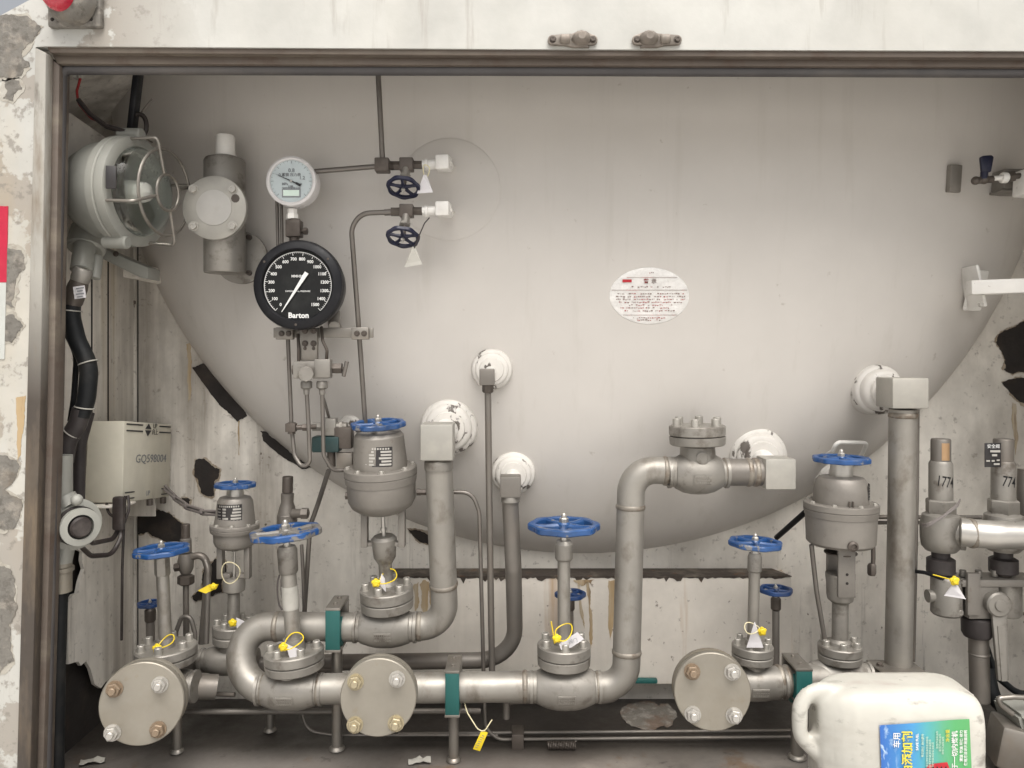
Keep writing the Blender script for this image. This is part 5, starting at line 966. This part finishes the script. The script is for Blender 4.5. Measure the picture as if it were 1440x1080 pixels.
b = B(); b.cyl(P(180, 181, 1.40), P(214, 139, 1.40), .0016, 8); b.tube(fillet([P(180, 181, 1.40), P(196, 190, 1.40), P(214, 200, 1.39)], .01), .0016, 6); b.out("bent_wire", M['tubing'], None, loc=P(180, 181, 1.40), label="thin stiff wire sticking up above the explosion proof lamp", category="wire")
# ------------------------------------------------ conduit at the left jamb
d = 1.30
t = thing("conduit_fitting", "brass and brown conduit coupling hanging below the explosion proof lamp", "fitting", P(100, 425, d)); s = lambda q: S(q, d)
stack(t, (100, 430), (119, 375), d, [("brass_gland", M['pipe'], [(396, 12), (392, 13), (382, 13), (378, 11)], 20), ("coupling", M['fitting'], [(432, 11), (424, 13.5), (404, 13.5), (396, 12)], 20)])
b = B(); b.box(P(112, 411, d - .022), (s(16), .001, s(17)), Matrix.Rotation(R(-8), 3, 'Y')); o = b.out("paper_label", M['tag'], t)
b = B()
for k in range(4): b.box(P(112.5, 405 + k * 4, d - .0232), (s(11 - k % 2 * 3), .0006, s(1.4)), Matrix.Rotation(R(-8), 3, 'Y'))
b.out("print_marks", M['ink_grey'], o)
t = thing("flexible_hose", "thick black hose bending down from the conduit coupling beside the jamb", "hose", P(92, 645, d))
b = B(); b.tube(fillet([P(101, 424, d), P(100, 445, d), P(108, 478, d), P(126, 515, d), P(122, 560, d), P(114, 585, d)], .07, 9), s(12), 18); b.out("upper_run", M['hose'], t)
b = B(); b.tube(fillet([P(115, 575, d), P(110, 595, d), P(94, 622, d), P(90, 650, d)], .05, 9), s(12.5), 18); b.out("taped_run", M['hose_grey'], t)
for x, y, a_ in ((100, 437, 4), (124, 510, -18), (119, 573, 10), (101, 608, 38)):
    b = B(); axx = Matrix.Rotation(R(a_), 3, 'Y') @ Z; uu, vv, _ = basis(axx); cc = P(x, y, d); b.tube([cc + (uu * math.cos(2 * math.pi * k / 22) + vv * math.sin(2 * math.pi * k / 22)) * s(12.8) for k in range(22)], s(.9), 6, closed=True); b.out("cable_tie", M['tag_grey'], t)
b = B(); b.tube(fillet([P(93, 432, 1.32), P(92, 465, 1.32), P(108, 500, 1.32), P(104, 560, 1.32), P(99, 592, 1.32)], .06, 9), s(4), 12); b.out("thin_hose", M['hose'], None, loc=P(99, 592, 1.32), label="thinner black hose running alongside the thick one by the jamb", category="hose")
b = B(); b.tube(fillet([P(124, 580, 1.36), P(112, 625, 1.36), P(110, 705, 1.36), P(113, 730, 1.36)], .06, 9), S(8.5, 1.36), 14); b.out("taped_hose", M['hose_grey'], None, loc=P(113, 730, 1.36), label="brown taped hose hanging between the black hose and the junction box", category="hose")
d = 1.27; s = lambda q: S(q, d)
t = thing("conduit_outlet", "round grey cast conduit box with a dark opening beside the jamb", "conduit box", P(105, 790, d))
ax2 = Vector((.72, -.68, .0)).normalized(); cc = P(104, 737, d)
b = B(); b.lathe(cc, ax2, [(s(20), -s(30)), (s(33), -s(18)), (s(34), -s(6)), (s(36), -s(5)), (s(36), s(3)), (s(28), s(5)), (s(25), s(22)), (s(26), s(23)), (s(26), s(28)), (s(17), s(29)), (s(16), s(14)), (0, s(14))], 36); b.cyl(P(90, 700, d), P(98, 712, d), s(16), 20); b.cyl(P(88, 640, d), P(88, 705, d), s(13), 20); b.cyl(P(86, 790, d), P(92, 762, d), s(14), 20); b.ball(P(108, 703, d - .02), s(8)); b.out("cast_body", M['lamp'], t)
b = B(); b.lathe(cc + ax2 * s(6), ax2, [(s(27), 0), (s(27.2), s(14)), (s(25), s(14))], 30); b.out("dark_band", M['hose_grey'], t)
b = B(); b.lathe(cc + ax2 * s(26), ax2, [(s(12), -.004), (s(14.5), .004), (s(12), .008), (0, .009)], 22); b.out("cable_plug", M['cable'], t)
b = B(); b.cyl(P(86, 832, d), P(86, 790, d), s(14), 20); b.lathe(P(86, 800, d), Z, [(s(14), -.004), (s(16.5), -.003), (s(16.5), .003), (s(14), .004)], 24); b.out("coupling", M['flange'], t)
b = B(); b.tube([P(84, 828, 1.27), P(80, 950, 1.27), P(78, 1120, 1.27)], S(11, 1.27), 18); b.out("lower_hose", M['hose'], None, loc=P(78, 1120, 1.27), label="black hose dropping straight down beside the jamb below the conduit box", category="hose")
# ------------------------------------------------ junction box on the side wall
t = thing("junction_box", "streaky cream junction box with printed arrows mounted below the lamp", "junction box", P(172, 708, 1.435))
nr = [P(124, 592, 1.435), P(175, 592, 1.435), P(172, 707, 1.435), P(118, 707, 1.435)]; ext = P(241, 597, 1.63) - nr[1]
b = B(); b.prism(nr, ext, .002); bx = b.out("box_body", M['box'], t)
uu = ext.normalized(); nn = uu.cross((nr[1] - nr[2]).normalized()).normalized()
if nn.x < 0: nn = -nn
vv = nn.cross(uu).normalized()
if vv.z < 0: vv = -vv
rotm = Matrix((uu, vv, nn)).transposed()
def on_box(fu, fv, l=.0008): return nr[1] + (nr[2] - nr[1]) * fv + ext * fu + nn * l
for fv, spans, hb in ((.035, ((.04, .36), (.72, .98)), .0026), (.115, ((.04, .36), (.72, .98)), .0026), (.88, ((.04, .22), (.80, .98)), .0022), (.955, ((.04, .22), (.80, .98)), .0022)):
    for f0, f1 in spans:
        p0, p1 = on_box(f0, fv), on_box(f1, fv); g = B(); g.box((p0 + p1) / 2, ((p1 - p0).length, hb, .0008), rotm); g.out("printed_bar", M['ink'], bx)
c_ = on_box(.47, .10)
for tri_ in ([c_ + vv * -.011, c_ + uu * .012, c_ - uu * .012], [c_ + vv * .013, c_ + uu * .012 + vv * .003, c_ - uu * .012 + vv * .003]):
    g = B(); g.prism(tri_, nn * .0008); g.out("printed_arrow", M['ink'], bx)
g = None; text("UP", .014, on_box(.62, .04), M['ink'], bx, rot=rotm); text("向上", .013, on_box(.62, .12), M['ink'], bx, rot=rotm); text("UP", .014, on_box(.5, .92), M['ink_grey'], bx, rot=rotm)
text("GQ598004", .023, on_box(.56, .47), M['ink_grey'], bx, rot=rotm, sx=1.25)
b = B(); b.box((nr[2] + nr[3]) / 2 + ext * .03 - Z * .004, (S(70, 1.43), .05, .004), bev=.001); b.out("mount_plate", M['wall'], t)
b = B(); b.box(P(197, 712, 1.60), (S(44, 1.6), .003, S(28, 1.6)), bev=.0008); b.out("backing_sheet", M['wall'], t)
for f in (.55, .85): b = B(); b.cyl(nr[2] + ext * f - Z * .0, nr[2] + ext * f - Z * .012, .006, 12); b.out("cable_gland", M['fitting'], t)
t = thing("cable_bundle", "tangle of dark brown cables tied together under the junction box", "cables", P(168, 800, 1.42))
for i, pts in enumerate([[(166, 698, 1.43), (168, 740, 1.42), (160, 758, 1.41), (130, 764, 1.33), (120, 752, 1.29)], [(176, 697, 1.43), (174, 745, 1.42), (172, 800, 1.43), (171, 900, 1.45)], [(170, 698, 1.42), (166, 730, 1.41), (172, 752, 1.41), (158, 780, 1.38), (128, 782, 1.33), (110, 765, 1.29)], [(150, 708, 1.43), (152, 722, 1.42), (166, 730, 1.41)], [(180, 697, 1.43), (182, 715, 1.42), (174, 738, 1.41), (168, 745, 1.41)]]):
    b = B(); b.tube(fillet([P(*q) for q in pts], .03), .0042 if i in (0, 2) else .0026, 8); b.out("cable", M['cable'], t)
b = B(); b.box(P(167, 722, 1.405), (S(17, 1.4), .012, S(48, 1.4)), bev=.005); b.out("taped_knot", M['cable'], t)
t = thing("braided_leads", "three braided grey leads from the junction box to the small actuated valve", "cables", P(300, 722, 1.50))
for k in range(3):
    pts = [P(232, 686, 1.60), P(246, 700, 1.58), P(262, 712, 1.55), P(284, 720, 1.52), P(312, 722, 1.49)]
    f = fillet(pts, .04); b = B(); b.tube([q + Z * .0045 * math.cos(i * .75 + k * 2.1) + Y * .0045 * math.sin(i * .75 + k * 2.1) for i, q in enumerate(f)], .0026, 8); b.out("lead", M['grey_cable'], t)
# ------------------------------------------------ top right cock and bracket
d = 1.43; s = lambda q: S(q, d)
t = thing("sample_cock", "small brown cock with a navy paddle handle at the upper right", "valve", P(1392, 260, d))
b = B(); b.prism([P(1376, 222, d), P(1380, 220, d), P(1392, 219, d), P(1395, 222, d), P(1391, 243, d), P(1378, 243, d)], FRONT * .007, .002); b.cyl(P(1384, 252, d - .003), P(1384, 242, d - .003), s(5), 12); b.out("paddle_handle", M['navy'], t)
b = B(); b.cyl(P(1371, 254, d), P(1396, 252, d), s(5), 8); b.ball(P(1384, 252, d), s(7)); b.ball(P(1372, 254, d), s(6)); b.out("cock_body", M['fitting'], t)
b = B(); b.cyl(P(1394, 251, d), P(1409, 250, d), s(3.5), 14); b.lathe(P(1408, 250, d), X, [(s(7), 0), (s(7.5), .002), (s(7.5), .010), (s(6), .012)], 18); b.out("pale_stub", M['white'], t)
b = B(); b.cyl(P(1417, 249, d), P(1425, 248, d), s(8), 6); b.cyl(P(1425, 248, d), P(1436, 247, d), s(4), 12); b.out("union_nut", M['fitting'], t)
b = B(); b.box(P(1448, 258, d), (s(30), s(30), s(36)), Matrix.Rotation(R(4), 3, 'Y'), .003); b.out("end_block", M['white'], t)
p, n = tank_pt(1408, 258, .01); t = thing("welded_bracket", "pale boxed bracket on the tank edge behind the navy cock", "bracket", p); b = B(); b.box(p + FRONT * .012, (S(40, p.y), .05, S(28, p.y)), None, .003); b.box(p + FRONT * .012 - Z * S(15.5, p.y), (S(46, p.y), .05, .004), None, .001); b.out("bracket_box", M['act'], t)
# ------------------------------------------------ the jug
def jug():
    d0 = 1.165; yb = d0 + .105; s = lambda v: S(v, d0); zt = .218
    xl, xr = (1164 - 720) * d0 / K, (1394 - 720) * d0 / K
    t = thing("plastic_jug", "grubby white plastic jug lying on its side with a blue and green label", "jug", Vector(((xl + xr) / 2, d0 + .05, 0)))
    b = B(); secs = []
    L = xr - xl; n = 44
    def ring_(x, hz, hy, zc, e=5.0):
        out = []
        for k in range(n):
            a = 2 * math.pi * k / n; c_, s_ = math.cos(a), math.sin(a)
            out.append(Vector((x, d0 + .055 + hy * math.copysign(abs(c_) ** (2 / e), c_), zc + hz * math.copysign(abs(s_) ** (2 / e), s_))))
        return out
    H2 = zt / 2
    for f, hs, ys in ((0, .66, .42), (.012, .74, .52), (.05, .84, .66), (.11, .92, .84), (.18, .97, .96), (.28, 1, 1), (.6, 1, 1), (.80, 1, 1), (.88, .975, .99), (.94, .93, .96), (.975, .87, .90), (.993, .80, .82), (1, .70, .72)):
        secs.append(ring_(xl + L * f, H2 * hs, .055 * ys, H2 - (0 if f > .3 else H2 * (1 - hs) * .0)))
    b.loops(secs)
    hx = lambda px: (px - 720) * d0 / K
    hz = lambda py: H - (py - HZ) * d0 / K
    yc = d0 + .045
    b.tube(fillet([Vector((hx(1215), yc, hz(992))), Vector((hx(1141), yc, hz(984))), Vector((hx(1140), yc, hz(1056))), Vector((hx(1172), yc, hz(1086))), Vector((hx(1215), yc, hz(1096)))], [.040, .03, .02], 9), s(11.5), 16)
    b.tube([Vector((hx(1162), yc, hz(1048))), Vector((hx(1172), yc, hz(1062))), Vector((hx(1190), yc, hz(1078)))], s(12), 12)
    b.tube([Vector((hx(x), yc + .004, hz(y))) for x, y in ((1275, 1006), (1225, 1003), (1190, 999), (1160, 997))], [s(26), s(24), s(20), s(12)], 16)
    b.tube([Vector((hx(x), yc + .004, hz(y))) for x, y in ((1230, 1075), (1190, 1082), (1162, 1074))], [s(26), s(22), s(14)], 16)
    b.cyl(Vector((hx(1180), d0 + .05, .03)), Vector((hx(1128), d0 + .05, .03)), .024, 24)
    tmp = b.out("jug_tmp", M['jug'], None)
    md = tmp.modifiers.new("r", 'REMESH'); md.mode = 'VOXEL'; md.voxel_size = .0032; md.use_smooth_shade = True
    sm = tmp.modifiers.new("s", 'SMOOTH'); sm.factor = .5; sm.iterations = 9
    me = bpy.data.meshes.new_from_object(tmp.evaluated_get(bpy.context.evaluated_depsgraph_get())); me.name = "jug_body"
    bpy.data.objects.remove(tmp); base = W[t.name]
    rn = random.Random(2)
    from mathutils import noise as nz
    for v in me.vertices:
        k = nz.noise(v.co * 14) * .0016 + nz.noise(v.co * 40 + Vector((3, 1, 2))) * .0005; v.co = v.co + v.normal * k - base
    for p in me.polygons: p.use_smooth = True
    me.materials.clear(); me.materials.append(M['jug']); o = bpy.data.objects.new("jug_body", me); COL.objects.link(o); o.parent = t; W[o.name] = base.copy()
    # label: a thin sheet lying on the front face
    q = [P(1236, 1019, d0), P(1362, 1010, d0), P(1368, 1135, d0), P(1240, 1135, d0)]; yl = d0 - .0022
    b = B(); g = 12; rows = []
    for j in range(g + 1):
        fr_ = j / g; rows.append([Vector(((q[0].lerp(q[1], i / g)).lerp(q[3].lerp(q[2], i / g), fr_))) for i in range(g + 1)])
    for r_ in rows:
        for v in r_: v.y = yl - .0008 * math.sin(v.x * 55) * math.sin(v.z * 40)
    b.loops(rows, closed_ring=False, cap0=False, cap1=False); lab = b.out("jug_label", M['jug_label'], t)
    rot = Matrix((Z, -X, -Y)).transposed()     # reads upwards, as the jug lies on its side
    def tx(s_, px, py, sz, m, bold=.1, sx=1.0):
        c = P(px, py, d0); c.y = yl - .0016; text(s_, s(sz), c, m, lab, rot=rot, bold=s(bold), align='RIGHT', sx=sx)
    tx("车用", 1260, 1028, 11, M['ink_white']); tx("环保燃油添加剂", 1275, 1026, 16, M['label_yellow'], .35); tx("SAVE FUEL", 1288, 1030, 5, M['ink_white']); tx("节能环保 动力提升", 1296, 1030, 4, M['label_pale'])
    for k, x in enumerate((1302, 1306, 1310, 1316, 1320, 1324)): tx("清洁养护积碳清除省油耐用" if k < 3 else "适用汽油柴油车", x, 1026 + (k % 3) * 4 + (8 if k < 3 else 0), 3.6, M['label_pale'], 0)
    tx("净含量", 1331, 1024, 6, M['label_yellow'], 0); tx("适用于一切内燃机", 1341, 1026, 9, M['ink_white'], .2); tx("清洁 节油 环保 动力", 1350, 1025, 5, M['ink_white']); tx("使用方法详见背面说明", 1356, 1025, 5, M['ink_white'])
    # printed picture: a red truck front
    g2 = B(); g2.prism([Vector((P(x, y, d0).x, yl - .0014, P(x, y, d0).z)) for x, y in ((1304, 1074), (1312, 1072), (1330, 1070), (1334, 1080), (1334, 1110), (1300, 1110), (1300, 1080))], FRONT * .0002); g2.out("printed_truck", M['ink_red'], lab)
    g3 = B()
    for x in (1309, 1315, 1321, 1327): g3.prism([Vector((P(a_, b_, d0).x, yl - .0018, P(a_, b_, d0).z)) for a_, b_ in ((x, 1076), (x + 2, 1076), (x + 2, 1100), (x, 1100))], FRONT * .0002)
    g3.prism([Vector((P(a_, b_, d0).x, yl - .0018, P(a_, b_, d0).z)) for a_, b_ in ((1302, 1080), (1308, 1080), (1308, 1100), (1302, 1100))], FRONT * .0002)
    g3.out("printed_grille", M['ink'], lab)
M['label_yellow'] = mat("yellow_ink", (.72, .60, .05), .5); M['label_pale'] = mat("pale_ink", (.45, .62, .50), .5)
jug()
# ------------------------------------------------ clutter at the lower right
t = thing("hand_lamp", "grey block with a looped pale handle at the lower right edge", "device", P(1430, 1060, 1.33)); d = 1.33; s = lambda q: S(q, d)
b = B(); b.box(Vector((P(1436, 1040, d).x, d + .02, .052)), (s(56), .07, .075), Matrix.Rotation(R(-14), 3, 'Z') @ Matrix.Rotation(R(10), 3, 'Y'), .008); b.out("block", M['clamp'], t)
b = B(); b.loops([[P(x, y, d + .02) + Y * o_ for x, y in ((1418, 996), (1452, 990), (1470, 1030), (1428, 1028))] for o_ in (-.03, .05)]); bmesh.ops.bevel(b.bm, geom=b.bm.edges[:], offset=.006, segments=2, affect='EDGES'); b.out("body_shell", M['lamp'], t)
b = B(); b.tube(fillet([P(1460, 982, d), P(1425, 980, d), P(1402, 982, d), P(1408, 992, d), P(1424, 1004, d)], .012, 8), s(3.6), 12); b.out("loop_handle", M['clamp'], t)
tubing("black hose sagging behind the white jug at the right", [(1388, 940, 1.44), (1396, 985, 1.42), (1425, 1005, 1.42), (1597, 1012, 1.42)], 10, .05, M['hose'], name="hose", cat="hose")
tubing("black hose curving down from the lever towards the right edge", [(1384, 900, 1.45), (1400, 950, 1.45), (1430, 975, 1.45), (1579, 987, 1.45)], 4.5, .05, M['hose'], name="hose", cat="hose")
tubing("short pale tube on the floor between the jug and the grey block", [(1380, 1040, 1.42), (1402, 1042, 1.42), (1425, 1050, 1.40)], 4, .03, M['clamp'], name="floor_tube")
tubing("thin dark rod reaching from the right actuated valve towards the wall", [(1142, 712, 1.46), (1092, 756, 1.58)], 4, .02, M['black'], name="dark_rod", cat="rod")
tubing("brown pipe fitting standing at the right edge beside the relief valves", [(1440, 660, 1.5), (1438, 690, 1.5), (1442, 730, 1.5)], 8, .03, M['pipe_dark'], name="side_pipe", cat="pipe")
flush_texts()
